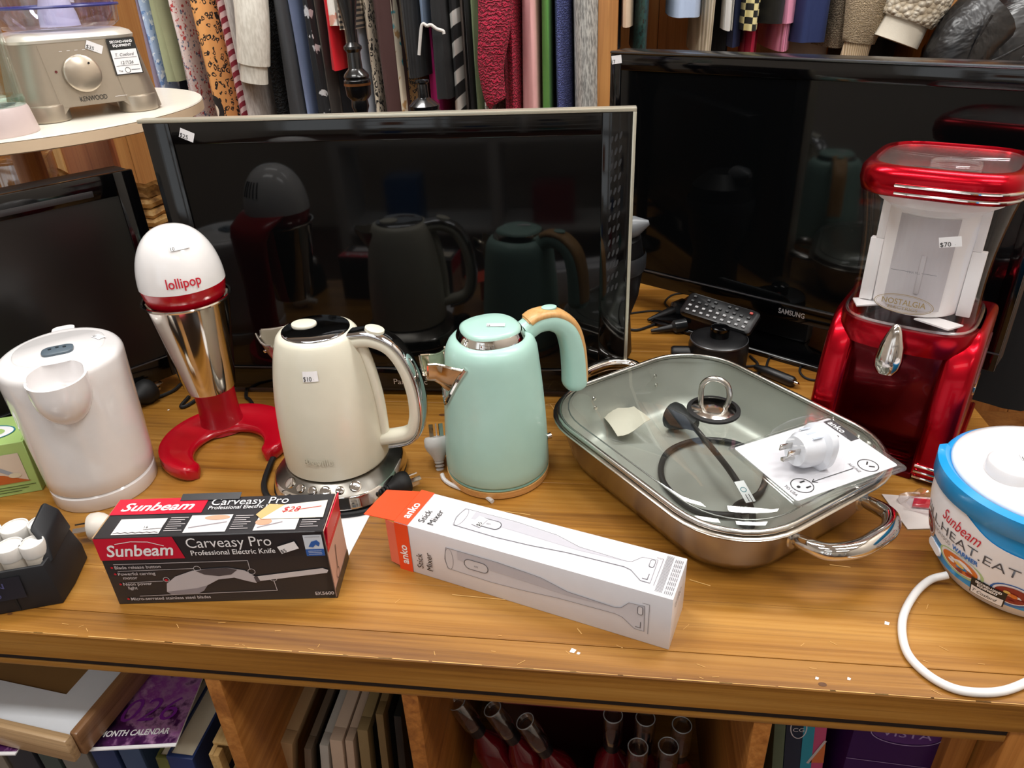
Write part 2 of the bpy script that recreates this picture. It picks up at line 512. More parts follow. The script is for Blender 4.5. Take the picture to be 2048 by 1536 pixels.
for px, py, w in ((1645, 1369, .004), (885, 830, .006), (20, 1228, .003), (640, 1140, .002)):
    x, y = tp(px, py); sc.ell(x, y, w, w * .6, KN)
tag(sc.build('scuff_marks', table), kind='stuff')

# ================================================================ wardrobe / clothes rail behind
ward = thing('clothes_rack', 'tall open pine clothes rack with rails of garments behind the televisions', 'clothes rack', (0, 0, -.80))
RX = [at_y(1215, 100, 1.66).x, at_y(1872, 60, 1.66).x]
for x in [-1.75, RX[0], RX[1] + .02, 1.42]:
    MB().bb(x - .02, x + .02, 1.63, 1.70, 0, 2.3).build('post', WARD, ward, .003)
    MB().bb(x - .02, x + .02, 2.12, 2.19, 0, 2.3).build('post', WARD, ward, .003)
    MB().bb(x - .012, x + .012, 1.70, 2.12, 0, 2.3).build('side_board', WARD, ward, .001)
x = -1.77
while x < 1.44:
    w = min(.145, 1.44 - x)
    MB().bb(x + .0007, x + w - .0007, 2.19, 2.205, 0, 2.3).build('back_plank', WARD, ward, .001, 1)
    x += w
RAILZ = 1.02
for a, b in ((-1.74, RX[0] - .01), (RX[0] + .01, RX[1] + .01), (RX[1] + .03, 1.41)):
    MB().tube([(a, 1.88, RAILZ + .80), (b, 1.88, RAILZ + .80)], .0125, 12).build('rail', STEEL, ward)
MB().bb(-1.75, 1.42, 1.63, 2.19, .10, .12).build('floor_board', WARD, ward, .002)

# ================================================================ televisions
SCREEN = M('dark_screen', '#060708', .05, spec=.34)
SCREEN_MATT = M('matt_screen', '#171413', .28, spec=.4)
BEZEL = M('piano_black_bezel', '#040405', .08, spec=.5)
SILVER_EDGE = M('silver_edge', '#d6d3c2', .38, .8)
SILVER_INK = M('silver_ink', '#c8c8cc', .3, .6)

def tv(label, cx, cy, rz, w, h, z0, side, top, bottom, edge, screen, depth=.035, tilt=0.0, stand=(.2, -.05, .13), name='television'):
    t = thing(name, label, 'television', (cx, cy, 0), rz)
    body = MB().box((0, depth / 2 + .004, z0 + h / 2), (w, depth, h)).build('back_shell', BLACK_PL, t, .006)
    MB().box((0, depth + .02, z0 + h * .45), (w * .7, .04, h * .6)).build('rear_bulge', BLACK_PL, t, .012)
    # frame: four glossy bezel bars round the recessed screen
    MB().bb(-w / 2, -w / 2 + side, -.004, .006, z0, z0 + h).build('bezel', BEZEL, t, .0015)
    MB().bb(w / 2 - side, w / 2, -.004, .006, z0, z0 + h).build('bezel', BEZEL, t, .0015)
    MB().bb(-w / 2 + side, w / 2 - side, -.004, .006, z0 + h - top, z0 + h).build('bezel', BEZEL, t, .0015)
    bb_ = MB().bb(-w / 2 + side, w / 2 - side, -.004, .006, z0, z0 + bottom).build('bezel', BEZEL, t, .0015)
    MB().bb(-w / 2 + side, w / 2 - side, -.0015, .005, z0 + bottom, z0 + h - top).build('screen', screen, t)
    if edge:
        e = .005
        MB().bb(-w / 2 - e, w / 2 + e, -.006, .012, z0 + h, z0 + h + e).bb(w / 2, w / 2 + e, -.006, .012, z0, z0 + h).build('edge_trim', edge, t, .001)
    sx, s0, s1 = stand
    MB().loft([rrect(sx, (s1 - s0) / 2, .015, 0, 4, 0, (s0 + s1) / 2), rrect(sx, (s1 - s0) / 2, .015, .006, 4, 0, (s0 + s1) / 2), rrect(sx - .004, (s1 - s0) / 2 - .004, .015, .009, 4, 0, (s0 + s1) / 2)]).build('stand_base', BEZEL, t)
    MB().bb(-.06, .06, .03, .06, .008, z0 + .12).build('stand_neck', BLACK_PL, t, .006)
    return t

# wide flat television in the middle
t1 = tv('black flat-screen television with thin silver edge standing behind the kettles', -.3175, 1.036, math.radians(1.3), .690, .430, .012, .040, .030, .042, SILVER_EDGE, SCREEN, stand=(.18, .03, .12))
p = Print(flat((0, -.004, 0), (1, 0, 0), (0, 0, 1)))
px0 = at_y(788, 768, 1.03)
p.text('Panasonic', px0.x + .3175, .024, .0145, SILVER_INK)
p.build('lettering', t1)
MB().bb(-.303, .303, -.0046, -.0038, .052, .0535).build('trim_line', M('grey_trim', '#55565a', .3, .5), t1)
sticker(t1, flat((-.281, -.004, .425), (1, 0, 0), (0, 0, 1)), .021, .0135, '$25', math.radians(-24))
# columns of slanted dark grey dots along the right bezel
gp = Print(flat((0, -.004, 0), (1, 0, 0), (0, 0, 1)))
GR = M('bezel_dot', '#2a2b2e', .5)
for i in range(13):
    for j in range(3):
        gp.ell(.318 + j * .006, .19 + i * .018 + j * .003, .0016, .0058, GR, n=8, rot=-.25)
tag(gp.build('bezel_dots', t1), kind='stuff')

# larger television turned to the left behind the air pump
t2 = tv('large black television with a silver top edge, angled behind the red slush machine', .286, 1.248, math.radians(-34.3), .700, .415, .06, .022, .026, .032, None, SCREEN, depth=.05, stand=(.22, -.045, .14))
MB().bb(-.35, .35, -.006, .045, .475, .480).build('top_edge_trim', M('gunmetal_edge', '#6e7278', .25, 1.0), t2, .002)
MB().bb(-.35, .35, -.0052, -.004, .0885, .0905).build('trim_line', M('grey_trim'), t2)
p = Print(flat((0, -.004, 0), (1, 0, 0), (0, 0, 1)))
p.text('SAMSUNG', .016, .071, .013, SILVER_INK, width=.046, bold=.0002)
p.build('lettering', t2)
sticker(t2, flat((-.336, -.004, .466), (1, 0, 0), (0, 0, 1)), .021, .0135, '17', math.radians(8))

# small television at the left edge of the table
t3 = tv('small black television with a matt screen, angled at the left behind the white kettle', -.886, .842, math.radians(54.2), .55, .345, .025, .030, .034, .04, None, SCREEN_MATT, depth=.05, stand=(.14, -.015, .12))
MB().bb(-.21, .21, -.0056, -.004, .342, .351).build('speaker_slot', M('slot_grey', '#2b2a2c', .25), t3, .0005)
MB().bb(-.245, .245, -.0052, -.004, .0625, .064).build('trim_line', M('grey_trim'), t3)

# ================================================================ round stand with the food processor and the glass jug
DZ = .43
LAM = M('cream_laminate', '#e9e3d6', .35, coat=.2)
EDGEM = M('beige_laminate_edge', '#d8c0a2', .5)
ds = thing('round_stand', 'round cream shelf on a wooden post above the small television', 'stand', (-1.03, 1.23, 0))
MB().lathe([(.31, DZ - .003), (.312, DZ - .002), (.311, DZ), (.0, DZ)], 72).build('shelf_top', LAM, ds)
MB().lathe([(.0, DZ - .020), (.308, DZ - .020), (.312, DZ - .018), (.312, DZ - .003), (.0, DZ - .003)], 72).build('edge_band', EDGEM, ds)
MB().lathe([(.024, .02), (.024, DZ - .02)], 20).build('post', PINE_Z, ds)
MB().lathe([(.08, 0), (.08, .015), (.03, .022)], 32).build('foot', PINE_Z, ds)

FPM = M('champagne_silver', '#ada293', .34, .75, grain=.02)
FPT = M('pale_silver_top', '#d3cdc2', .3, .35)
fp = thing('food_processor', 'silver food processor with a round dial and clear bowl on the round shelf', 'food processor', (-.89, 1.232, DZ), math.radians(47))
# body: tapered rounded block with an arched underside between two feet
rings = [rrect(.100, .088, .035, .0, 6), rrect(.106, .094, .035, .004, 6), rrect(.098, .088, .034, .06, 6), rrect(.090, .082, .033, .112, 6)]
me = MB().loft(rings).mesh()
cut = MB().loft([rrect(.052, .25, .01, -.02, 4), rrect(.052, .25, .01, .008, 4), rrect(.040, .25, .012, .020, 4)]).mesh()
bdy = link_mesh('body', boolean(me, cut, 'DIFFERENCE'), FPM, fp, angle=40)
MB().loft([rrect(.091, .083, .034, .112, 6), rrect(.092, .084, .034, .116, 6), rrect(.088, .080, .033, .122, 6), rrect(.078, .070, .03, .126, 6)]).build('top_cover', FPT, fp)
for s in (-1, 1):
    MB().loft([[(s * .068 + .031 * math.cos(a), -.066 + .034 * math.sin(a), z) for a in [2 * math.pi * i / 24 for i in range(24)]] for z in (0.0, .003, .026)] ).build('foot', FPM, fp, .003)
lean = math.atan2(.012, .112)
fx = flat((0, -.0945, 0), (1, 0, 0), (0, math.sin(lean), math.cos(lean)), .0008)
kc = fx(-.008, .066)
kn = MB().lathe([(.0, .010), (.024, .010), (.027, .008), (.0275, 0), (.0, 0)], 40)
kn.xf(Matrix.Translation(kc) @ Matrix.Rotation(math.pi / 2 - lean, 4, 'X'))
dial = kn.build('dial', M('dial_silver', '#bcb0a0', .28, .8), fp)
pd = Print(flat(kc + Vector((0, -.0104, 0)), (1, 0, 0), (0, math.sin(lean), math.cos(lean))))
pd.ell(.012, .015, .0016, .0016, INK); pd.build('pointer_dot', dial)
p = Print(fx)
p.text('KENWOOD', -.022, .026, .0105, INK, width=.040)
for i in range(6): p.line([(-.03 + i * .011, .1), (-.026 + i * .011, .1)], .0006, WHITE)
p.line([(.03, .028), (.048, .028)], .0005, WHITE)
p.ell(-.043, .072, .002, .002, M('dark_red_dot', '#5a1a1c', .4))
p.line([(-.052, .02), (-.058, .11)], .0005, M('seam', '#8c8070', .5)); p.line([(.046, .02), (.038, .11)], .0005, M('seam'))
p.line([(-.052, .02), (.046, .02)], .0005, M('seam'))
p.build('printed_front', fp)
sticker(fp, flat(fx(.021, .102), (1, 0, 0), (0, 0, 1)), .024, .0125, '$35', math.radians(-26))
# second-hand label
lm = flat(fx(.062, .085, .001), (1, 0, 0), (0, math.sin(lean), math.cos(lean)))
p = Print(lm)
p.rect(-.021, -.027, .021, .027, INK, .0002)
p.rect(-.0195, -.0255, .0195, .010, WHITE, .0006)
p.text('SECOND-HAND', 0, .020, .0052, WHITE, align='C', l=.001, bold=.00015, width=.034)
p.text('EQUIPMENT', 0, .0145, .0052, WHITE, align='C', l=.001, bold=.00015, width=.028)
p.text('T. Cosford', 0, .0005, .0065, INK, align='C', l=.001, shear=.3)
p.text('12/7/26', 0, -.0115, .0068, INK, align='C', l=.001, shear=.3)
for y in (-.002, -.0135): p.line([(-.017, y), (.017, y)], .0005, INK, .001)
p.text('The', -.016, -.0225, .004, INK, l=.001)
p.ring(-.002, -.0205, .0042, .0042, .0007, INK, .001); p.line([(.004, -.0205), (.017, -.0205)], .0008, INK, .001)
p.build('second_hand_label', fp)
BOWL = clear('violet_clear_plastic', (.86, .86, .98, 1), .5, .04)
RINGM = M('violet_seal', '#3d3f80', .3)
MB().lathe([(.07, .126), (.082, .130), (.088, .136), (.09, .160), (.092, .2), (.089, .2), (.086, .15), (.07, .13)], 48).build('bowl', BOWL, fp)
MB().lathe([(.0925, .158), (.0935, .160), (.0925, .162), (.0885, .161), (.0885, .159)], 48, cap0=False, cap1=False).build('bowl_seal', RINGM, fp)
MB().lathe([(.0, .131), (.03, .131), (.028, .15), (.015, .19), (.0, .19)], 24).build('drive_spindle', M('pale_lilac_plastic', '#d5d0d8', .3), fp)

jug = thing('glass_jug', 'clear glass blender jug on a pale pink collar at the front of the round shelf', 'jug', (-.898, 1.030, DZ))
GLASS = clear('green_clear_glass', (.93, .98, .965, 1), .3, .015, 1.5)
COLLAR = M('pale_pink_plastic', '#cdbcbb', .35)
MB().lathe([(.056, 0), (.057, .002), (.052, .034), (.050, .038), (.0, .038)], 40).build('collar', COLLAR, jug)
MB().lathe([(.044, .038), (.049, .040), (.050, .05), (.050, .20), (.0475, .20), (.0465, .052), (.0, .048)], 40).build('jar', GLASS, jug)
MB().lathe([(.0495, .0385), (.0505, .040), (.0505, .047), (.0495, .050)], 40, cap0=False, cap1=False).build('base_rim', clear('thick_green_glass', (.72, .9, .86, 1), .9, .05, 1.5), jug)
a = math.radians(-18)
tube_obj('handle', [(.045 * math.cos(a), .045 * math.sin(a), .085), (.056 * math.cos(a), .056 * math.sin(a), .11), (.06 * math.cos(a), .06 * math.sin(a), .15), (.052 * math.cos(a), .052 * math.sin(a), .2)], .006, GLASS, jug)
p = Print(cyl(.050, .08, math.radians(-45)))
for i, s in enumerate(('1', '1/2', '2')): p.line([(-.004, i * .03), (.006, i * .03)], .0006, WHITE); p.text(s, -.012, i * .03 - .002, .006, WHITE)
p.build('measuring_marks', jug)

# ================================================================ odds and ends under the round shelf
c = at_y(55, 345, 1.30)
ab = thing('acrylic_box', 'clear acrylic box beside the wooden post under the round shelf', 'box', (c.x, 1.30, 0), .5)
AC = clear('clear_acrylic', (.9, .92, .95, 1), .8, .05)
for s in (-1, 1):
    MB().bb(s * .04 - .002, s * .04 + .002, -.05, .05, 0, c.z + .025).build('side_panel', AC, ab, .0006)
    MB().bb(-.038, .038, s * .05 - .002, s * .05 + .002, 0, c.z + .025).build('side_panel', AC, ab, .0006)
MB().bb(-.044, .044, -.054, .054, c.z + .025, c.z + .031).build('lid', AC, ab, .001)
c = at_y(160, 320, 1.56)
wp = thing('wooden_board', 'upright reddish wooden panel with a pale edge under the round shelf', 'panel', (c.x, 1.56, 0), -.15)
MB().bb(-.045, .09, 0, .018, 0, c.z + .12).build('board', wood('red_oak', '#8a4a2a', '#ad6a40', '#bd7e50', 'Z', 1.0, .5), wp, .001)
MB().bb(-.066, -.045, -.004, .022, 0, c.z + .12).build('edge_strip', wood('pale_edge', '#c08a48', '#dcae6c', '#e6bd80', 'Z', 1.0, .5), wp, .003)

def basket(label, cx, cy, r, h, handle=False):
    t = thing('wicker_basket', label, 'basket', (cx, cy, 0))
    k = MATS.get('wicker')
    if not k:
        q = NT('wicker'); v = q.coord((1, 1, 1))
        n = q.noise(v, 55, 3); q.base(q.ramp(n, [(.3, '#7a5426'), (.5, '#c39350'), (.7, '#e6c283')])); q.set(Roughness=.6); q.bump(n, .5, .003); MATS['wicker'] = k = q.m
    MB().lathe([(.0, .004), (r * .8, .004), (r * .97, h - .02), (r * .92, h - .02), (r * .75, .01), (.0, .01)], 28).build('lining', k, t)
    nr = int(h / .018)
    for i in range(nr):
        z = .008 + i * .018; rr = r * (.8 + .2 * i / nr)
        pts = [(rr * math.cos(a) * (1 + .03 * (-1) ** (j + i)), rr * math.sin(a) * (1 + .03 * (-1) ** (j + i)), z + .003 * (-1) ** j) for j, a in enumerate([2 * math.pi * j / 22 for j in range(22)])]
        MB().tube(spline(pts, 2, True), .0085, 6, True).build('woven_strand', k, t)
    if handle:
        tube_obj('handle', [(-r * .9, 0, h - .02), (-r * .8, 0, h + .03), (0, 0, h + .07), (r * .8, 0, h + .03), (r * .9, 0, h - .02)], .006, k, t)
    return t
c = at_y(292, 372, 1.30)
basket('coarse woven wicker basket squeezed between the small and the middle television', c.x - .035, 1.33, .075, c.z)
c = at_y(100, 350, 1.43)
basket('wicker basket with an arched handle behind the small television', c.x + .01, 1.43, .070, c.z - .06, True)

# black vacuum body and the two turned lamp stands behind the middle television
v = thing('hand_vacuum', 'black rounded hand vacuum half hidden by the right edge of the middle television', 'vacuum', (-.005, 1.2, 0))
MB().lathe([(.045, 0), (.05, .01), (.045, .08), (.058, .12), (.065, .18), (.058, .22), (.03, .245)], 36).build('body', BLACK_PL, v)
MB().lathe([(.066, .165), (.068, .17), (.068, .19), (.066, .195)], 36, cap0=False, cap1=False).build('band', M('dark_grey_plastic', '#2b2d30', .35), v)
nz = MB().lathe([(.022, 0), (.016, .03), (.004, .05)], 20)
nz.xf(Matrix.Translation((.02, -.02, .236)) @ Matrix.Rotation(math.radians(75), 4, 'Y')); nz.build('nozzle', M('grey_nozzle', '#6c7074', .35), v)
TB = M('turned_black_gloss', '#101012', .22, coat=.4)
def turned(label, px, py, Y, prof, top):
    b = at_y(px, py, Y)
    t = thing('lamp_stand', label, 'lamp stand', (b.x, Y, 0), 0, 'turned black stands')
    MB().lathe([(.05, 0), (.05, .012), (.014, .03), (.012, b.z - .09)] + [(r, b.z + z) for r, z in prof], 28).build('turned_column', TB, t)
    return t, b
t, b = turned('tall turned black lamp stand rising past the top of the photo before the gingham garment', 716, 175, 1.3,
       [(.010, -.075), (.017, -.06), (.010, -.045), (.015, -.03), (.014, -.02), (.021, -.012), (.0225, .012), (.020, .014), (.0215, .018), (.020, .022), (.012, .03), (.011, .055), (.015, .06), (.015, .064), (.008, .07), (.009, .09), (.016, .13), (.018, .17), (.018, .30), (.0, .30)], 1)
MB().lathe([(.0228, .004 + b.z), (.0228, .008 + b.z)], 28, cap0=False, cap1=False).build('copper_band', M('copper_band', '#8a5a35', .3, .8), t)
turned('short turned black lamp stand peeking over the middle television', 848, 205, 1.24,
       [(.024, -.06), (.026, -.03), (.026, -.012), (.024, -.010), (.025, -.004), (.018, .002), (.009, .008), (.008, .028), (.011, .031), (.011, .034), (.0, .035)], 0)

# ================================================================ air pump, nozzles, remote, car plug, cables
pm = thing('air_pump', 'round black electric air pump in front of the angled television', 'pump', (.19, 1.168, 0), 0)
MB().lathe([(.044, 0), (.049, .004), (.050, .04), (.046, .052), (.040, .055), (.020, .0555), (.0, .0555)], 48).build('housing', BLACK_PL, pm)
MB().lathe([(.047, .0525), (.0485, .0515), (.0485, .049)], 48, cap0=False, cap1=False).build('rim', M('grey_highlight_plastic', '#3a3b3e', .25), pm)
MB().lathe([(.016, .055), (.016, .072), (.012, .074), (.0, .074)], 24).build('air_outlet', BLACK_GL, pm)
s = MB().lathe([(.012, 0), (.012, .03), (.010, .034), (.0, .034)], 20)
s.xf(Matrix.Translation((-.045, -.005, .025)) @ Matrix.Rotation(math.radians(-90), 4, 'Y')); s.build('side_outlet', BLACK_PL, pm)
for lab, a, b, rr in (('conical black nozzle with a silvery ring lying nearest the large television', (1368, 612), (1296, 640), .016),
                  ('slim black nozzle lying directly behind the pump outlet', (1372, 650), (1302, 662), .013)):
    A = at_z(*a, rr); B = at_z(*b, .006)
    d = B - A; L = d.length
    n = thing('pump_nozzle', lab, 'nozzle', A, 0, 'air pump nozzles')
    n.rotation_euler = d.to_track_quat('Z', 'Y').to_euler()
    MB().lathe([(rr, 0), (rr, .022), (rr * .55, .028)], 24).build('collar', M('nozzle_collar', '#26282a', .22), n)
    MB().lathe([(rr * .6, .026), (.003, L), (.0, L)], 20).build('cone', BLACK_PL, n)
A = Vector((.140, 1.268, .072)); B = Vector((.252, 1.192, .066))
d = (B - A); L = d.length
rc = thing('remote_control', 'black remote control with grey buttons resting across the air pump', 'remote', (A + B) / 2, 0)
rc.rotation_euler = (math.radians(32), math.radians(3), math.atan2(d.y, d.x))
MB().loft([rrect(L / 2 - .004, .022, .008, -.009, 4), rrect(L / 2, .024, .008, -.004, 4), rrect(L / 2, .024, .008, .004, 4), rrect(L / 2 - .004, .022, .008, .007, 4)]).build('case', BLACK_PL, rc)
BTN = M('button_grey', '#a9aaac', .5)
for i in range(9):
    for j in range(4):
        if j == 3 and i % 3 == 1: continue
        x = -L / 2 + .014 + i * (L - .028) / 8; y = -.015 + j * .010
        MB().box((x, y, .008), (.006, .0042, .0025)).build('button', M('button_red', '#b8443a', .5) if (i == 8 and j == 3) else (BTN if j < 2 else M('button_dark', '#3a3b3d', .5)), rc, .0006, 1)

cpA, cpB = at_z(1522, 738, .009), at_z(1596, 768, .009)
cp = thing('car_plug', 'black car lighter plug lying beside the steel pan', 'plug', cpA, 0)
cp.rotation_euler = (cpB - cpA).to_track_quat('Z', 'Y').to_euler()
L = (cpB - cpA).length
MB().lathe([(.004, -.012), (.0065, 0), (.009, .012), (.009, L * .85), (.007, L * .9), (.0, L * .9)], 20).build('body', BLACK_PL, cp)
MB().lathe([(.0035, L * .88), (.003, L), (.0, L + .003)], 12).build('tip_contact', CHROME, cp)
MB().box((.0085, 0, L * .45), (.002, .003, .02)).build('spring_contact', CHROME, cp)
def cable(label, pts, r=.0026, mat=RUBBER, name='cable', z=None, cat='cable', group=None):
    P = [Vector((at_z(p[0], p[1], (p[2] if len(p) > 2 else r)))) for p in pts]
    o = MB().tube(spline(P, 8), r, 8).build(name, mat)
    return tag(o, label, cat, group)
cable('thin black cable looping between the pump and the car plug', [(1500, 712), (1515, 730), (1480, 735), (1500, 750), (1530, 742)], .0022)
cable('black cable running under the angled television towards the red machine', [(1530, 740), (1545, 712), (1600, 718), (1600, 745), (1625, 760), (1690, 758)], .002)
cable('black cable on the table at the right edge of the middle television', [(1252, 628), (1300, 622), (1340, 622), (1330, 605), (1345, 590), (1375, 585)], .002)
cable('black cable from the pump nozzle to the middle television', [(1252, 658), (1275, 660), (1300, 652), (1330, 640)], .0026)

# ================================================================ white plastic kettle
WK = M('kettle_white', '#e9e6e6', .11, coat=.4)
wk = thing('plastic_kettle', 'white plastic kettle with a grey lid button at the left of the table', 'kettle', (-.699, .772, 0), math.radians(-58))
MB().loft([sring(.070, .066, 0, 2.1), sring(.0715, .0675, .002, 2.1), sring(.0715, .0675, .021, 2.1), sring(.0695, .0655, .0235, 2.1)]).build('power_base', WK, wk)
def wk_ring(t, z, grow=0.0):
    # slightly oval body, a little fuller towards the handle at -x
    out = []
    a = .072 + .005 * t + grow; b = .069 + .006 * t + grow
    for j in range(56):
        th = 2 * math.pi * j / 56
        x = a * math.cos(th); y = b * math.sin(th)
        x -= .010 * t * max(0, -math.cos(th)) ** 1.5
        out.append((x, y, z))
    return out
H = .205
levels = [(0, .024, -.002), (0, .027, 0)] + [(i / 8, .027 + (H - .010 - .027) * i / 8, 0) for i in range(1, 9)] + [(1, H - .006, -.0008), (1, H - .0025, -.003), (1, H - .0005, -.006), (1, H, -.010)]
body = MB().loft([wk_ring(t, z, g) for t, z, g in levels]).mesh()
# pouring lip: half bowl grown out of the wall, then a scoop hollowed into it
def bowl(cx, rx, ry, zc, rz, top):
    rings = []
    for i in range(1, 11):
        a = i / 10 * math.pi / 2
        rings.append([(cx + rx * math.sin(a) * math.cos(q), ry * math.sin(a) * math.sin(q), zc - rz * math.cos(a)) for q in [2 * math.pi * k / 36 for k in range(36)]])
    rings.append([(cx + rx * math.cos(q), ry * math.sin(q), top) for q in [2 * math.pi * k / 36 for k in range(36)]])
    return MB().loft(rings).mesh()
body = boolean(body, bowl(.066, .040, .0345, H - .018, .050, H - .004), 'UNION')
body = boolean(body, bowl(.0655, .0372, .0315, H - .016, .030, H + .03), 'DIFFERENCE')
link_mesh('body', body, WK, wk, angle=50)
# lid seam, grey button window with three dots
MB().loft([sring(.0515, .0545, H + .0002, 2.3, 40, -.016), sring(.0495, .0525, H + .0016, 2.3, 40, -.016)]).build('lid', WK, wk)
BG = M('slate_grey_plastic', '#56646f', .35)
btn = MB().loft([rrect(.013, .0185, .009, H + .001, 5, .000, 0), rrect(.013, .0185, .009, H + .0045, 5, .0, 0), rrect(.011, .0165, .008, H + .0055, 5, .0, 0)]).build('lid_button', BG, wk)
for i in (-1, 0, 1):
    MB().lathe([(.0021, H + .0055), (.0021, H + .0063), (.0, H + .0063)], 12, (-.004 + .002 * abs(i), i * .0085)).build('button_dot', M('dot_dark', '#1f2a33', .5), btn)
# handle at the back
hp = spline([(-.070, 0, .186), (-.098, 0, .187), (-.116, 0, .172), (-.120, 0, .13), (-.112, 0, .075), (-.074, 0, .055)], 8)
MB().tube(hp, .0125, 14, up=(0, 1, 0)).build('handle', WK, wk)
MB().loft([rrect(.02, .016, .01, H - .02, 4, -.082, 0), rrect(.018, .014, .009, H - .002, 4, -.082, 0)]).build('handle_cap', WK, wk)
sticker(wk, flat((-.022, .047, H + .0016), (.85, .53, 0), (-.53, .85, 0)), .018, .010, '10')

# ================================================================ milkshake maker
RED = M('red_plastic', '#b3051c', .24, coat=.4)
DKRED = M('deep_red_plastic', '#a40319', .3, coat=.3)
lp = thing('milkshake_maker', 'red and white milkshake maker with a steel cup and horseshoe foot', 'milkshake maker', (-.5585, .860, 0), math.radians(31))
# horseshoe foot: tapered swept arc open towards the front right
fc = Vector((.002, .000, 0)); open_a = math.radians(-90)
N = 80
rings = []
for i in range(N + 1):
    t = i / N
    a = open_a + math.radians(39) + t * math.radians(282)
    k = math.sin(math.pi * t)
    w = (.0125 + .018 * k ** .8); h = .019 - .004 * k
    sa = min(t, 1 - t) * math.radians(282) * .076
    cap = math.sqrt(max(.02, 1 - max(0, 1 - sa / .012) ** 2))
    w *= cap; h *= .45 + .55 * cap
    rc_ = .074 - .004 * k
    ring = []
    for j in range(18):
        b = 2 * math.pi * j / 18
        u = w * math.copysign(abs(math.cos(b)) ** .8, math.cos(b)); zz = h / 2 + h / 2 * math.copysign(abs(math.sin(b)) ** .7, math.sin(b))
        zz += max(0, u + .006) * .32 * (1 if zz > h / 2 else 0)
        r = rc_ + u
        ring.append((fc.x + r * math.cos(a), fc.y + r * math.sin(a), zz))
    rings.append(ring)
MB().loft(rings).build('horseshoe_foot', RED, lp, angle=60)
# arm: rises from the back of the foot, passes behind the cup and carries the head
arm = [sring(a, b, z, 2.3, 40, 0, cy) for z, cy, a, b in ((.002, .066, .040, .028), (.010, .068, .034, .026), (.022, .070, .0305, .0235), (.045, .072, .0295, .0205), (.075, .072, .0300, .018), (.105, .072, .0315, .016), (.15, .070, .035, .014), (.20, .071, .040, .013), (.235, .070, .044, .014), (.252, .062, .047, .017), (.264, .040, .049, .024), (.270, .030, .049, .022))]
MB().loft(arm).build('rear_arm', DKRED, lp, angle=60)
CUP = M('mirror_steel_cup', '#cfcac2', .09, 1.0, grain=.05, gscale=30)
MB().lathe([(.0, .1086), (.0315, .1086), (.0338, .1105), (.0356, .120), (.0537, .2437), (.0569, .2450), (.0578, .2470), (.0569, .2488), (.0541, .2488), (.0518, .2437), (.0342, .122), (.0, .114)], 56).build('steel_cup', CUP, lp)
MB().lathe([(.0, .2445), (.0463, .2445), (.0500, .2480), (.0541, .2690), (.0, .2690)], 56).build('red_band', RED, lp)
DZ0, DH, DR = .2692, .0765, .0544
prof = [(DR, DZ0)]
for i in range(1, 15):
    a = i / 14 * math.pi / 2
    prof.append((DR * math.cos(a) ** .86, DZ0 + DH * math.sin(a)))
MB().lathe(prof, 56).build('white_dome', M('dome_white', '#eceaea', .14, coat=.4), lp)
def dome(u, v, l=0.0):
    zz = v; s = min(.9999, max(0, (zz - DZ0) / DH))
    a = math.asin(s); r = DR * math.cos(a) ** .86 + .0007 + l
    th = math.radians(-88) + u / DR
    return Vector((r * math.cos(th), r * math.sin(th), zz + .0004))
p = Print(dome)
p.text('lollipop', .001, .2785, .0180, RED_INK, align='C', width=.0425, bold=.0002, l=.0003)
p.build('lettering', lp)
def dome2(u, v, l=0.0): return dome(u * 1.6 + .010, .327 + v, l + .001)
sticker(lp, dome2, .020, .008, '10', 0, extra=False)
for i in range(5):
    th = math.radians(90 + (i - 2) * 9)
    pts = []
    for z in (.300, .309, .317, .324):
        q = dome(0, z); r = math.hypot(q.x, q.y)
        pts.append((r * math.cos(th), r * math.sin(th), z))
    MB().tube(pts, .0012, 6).build('vent_slot', M('vent_dark', '#3a3a3c', .6), lp)
cable('black cord of the milkshake maker trailing to the cream kettle', [(476, 735), (497, 745), (492, 790), (500, 800), (515, 820), (545, 832), (566, 833)], .003, name='cable', cat='cord')
cable('black cord curling on the table left of the red horseshoe foot', [(378, 793), (362, 812), (372, 812), (395, 798)], .003, name='cable', cat='cord')
cable('black cord behind the white kettle leading to its round plug', [(283, 798), (310, 796), (345, 782), (362, 768)], .003, name='cable', cat='cord')

def au_plug(label, loc, rz, mat, name='power_plug', tilt=0.0, s=1.0, sleeve=True):
    """Australian style plug; local +x points from the pins along the cord, lying on its side"""
    t = thing(name, label, 'plug', loc, rz)
    t.rotation_euler = (0, tilt, rz)
    Rx = Matrix.Rotation(math.pi / 2, 4, 'Y')
    b = MB().lathe([(.0, 0), (.0165 * s, 0), (.0185 * s, .003), (.0185 * s, .012 * s), (.0165 * s, .018 * s), (.0095 * s, .028 * s), (.007 * s, .034 * s), (.0, .034 * s)], 32)
    b.xf(Rx); b.build('body', mat, t)
    if sleeve:
        for i in range(4):
            r = MB().lathe([(.0055 * s - i * .0004, 0), (.0068 * s - i * .0004, .001), (.0068 * s - i * .0004, .003), (.0055 * s - i * .0004, .004)], 16)
            r.xf(Matrix.Translation((.034 * s + i * .0052, 0, 0)) @ Rx); r.build('strain_relief', mat, t)
    for yy, zz, ro in ((-.0068, .003, .5), (.0068, .003, -.5), (0, -.0085, 0)):
        m = MB().box((-.009 * s, 0, 0), (.019 * s, .0062 if ro else .0018, .0018 if ro else .0062))
        m.xf(Matrix.Translation((0, yy, zz)) @ Matrix.Rotation(ro, 4, 'X')); m.build('pin', CHROME, t)
    return t
b = at_z(300, 778, .0185)
au_plug('round black plug lying behind the white kettle', b, math.radians(-100), RUBBER, s=1.15)

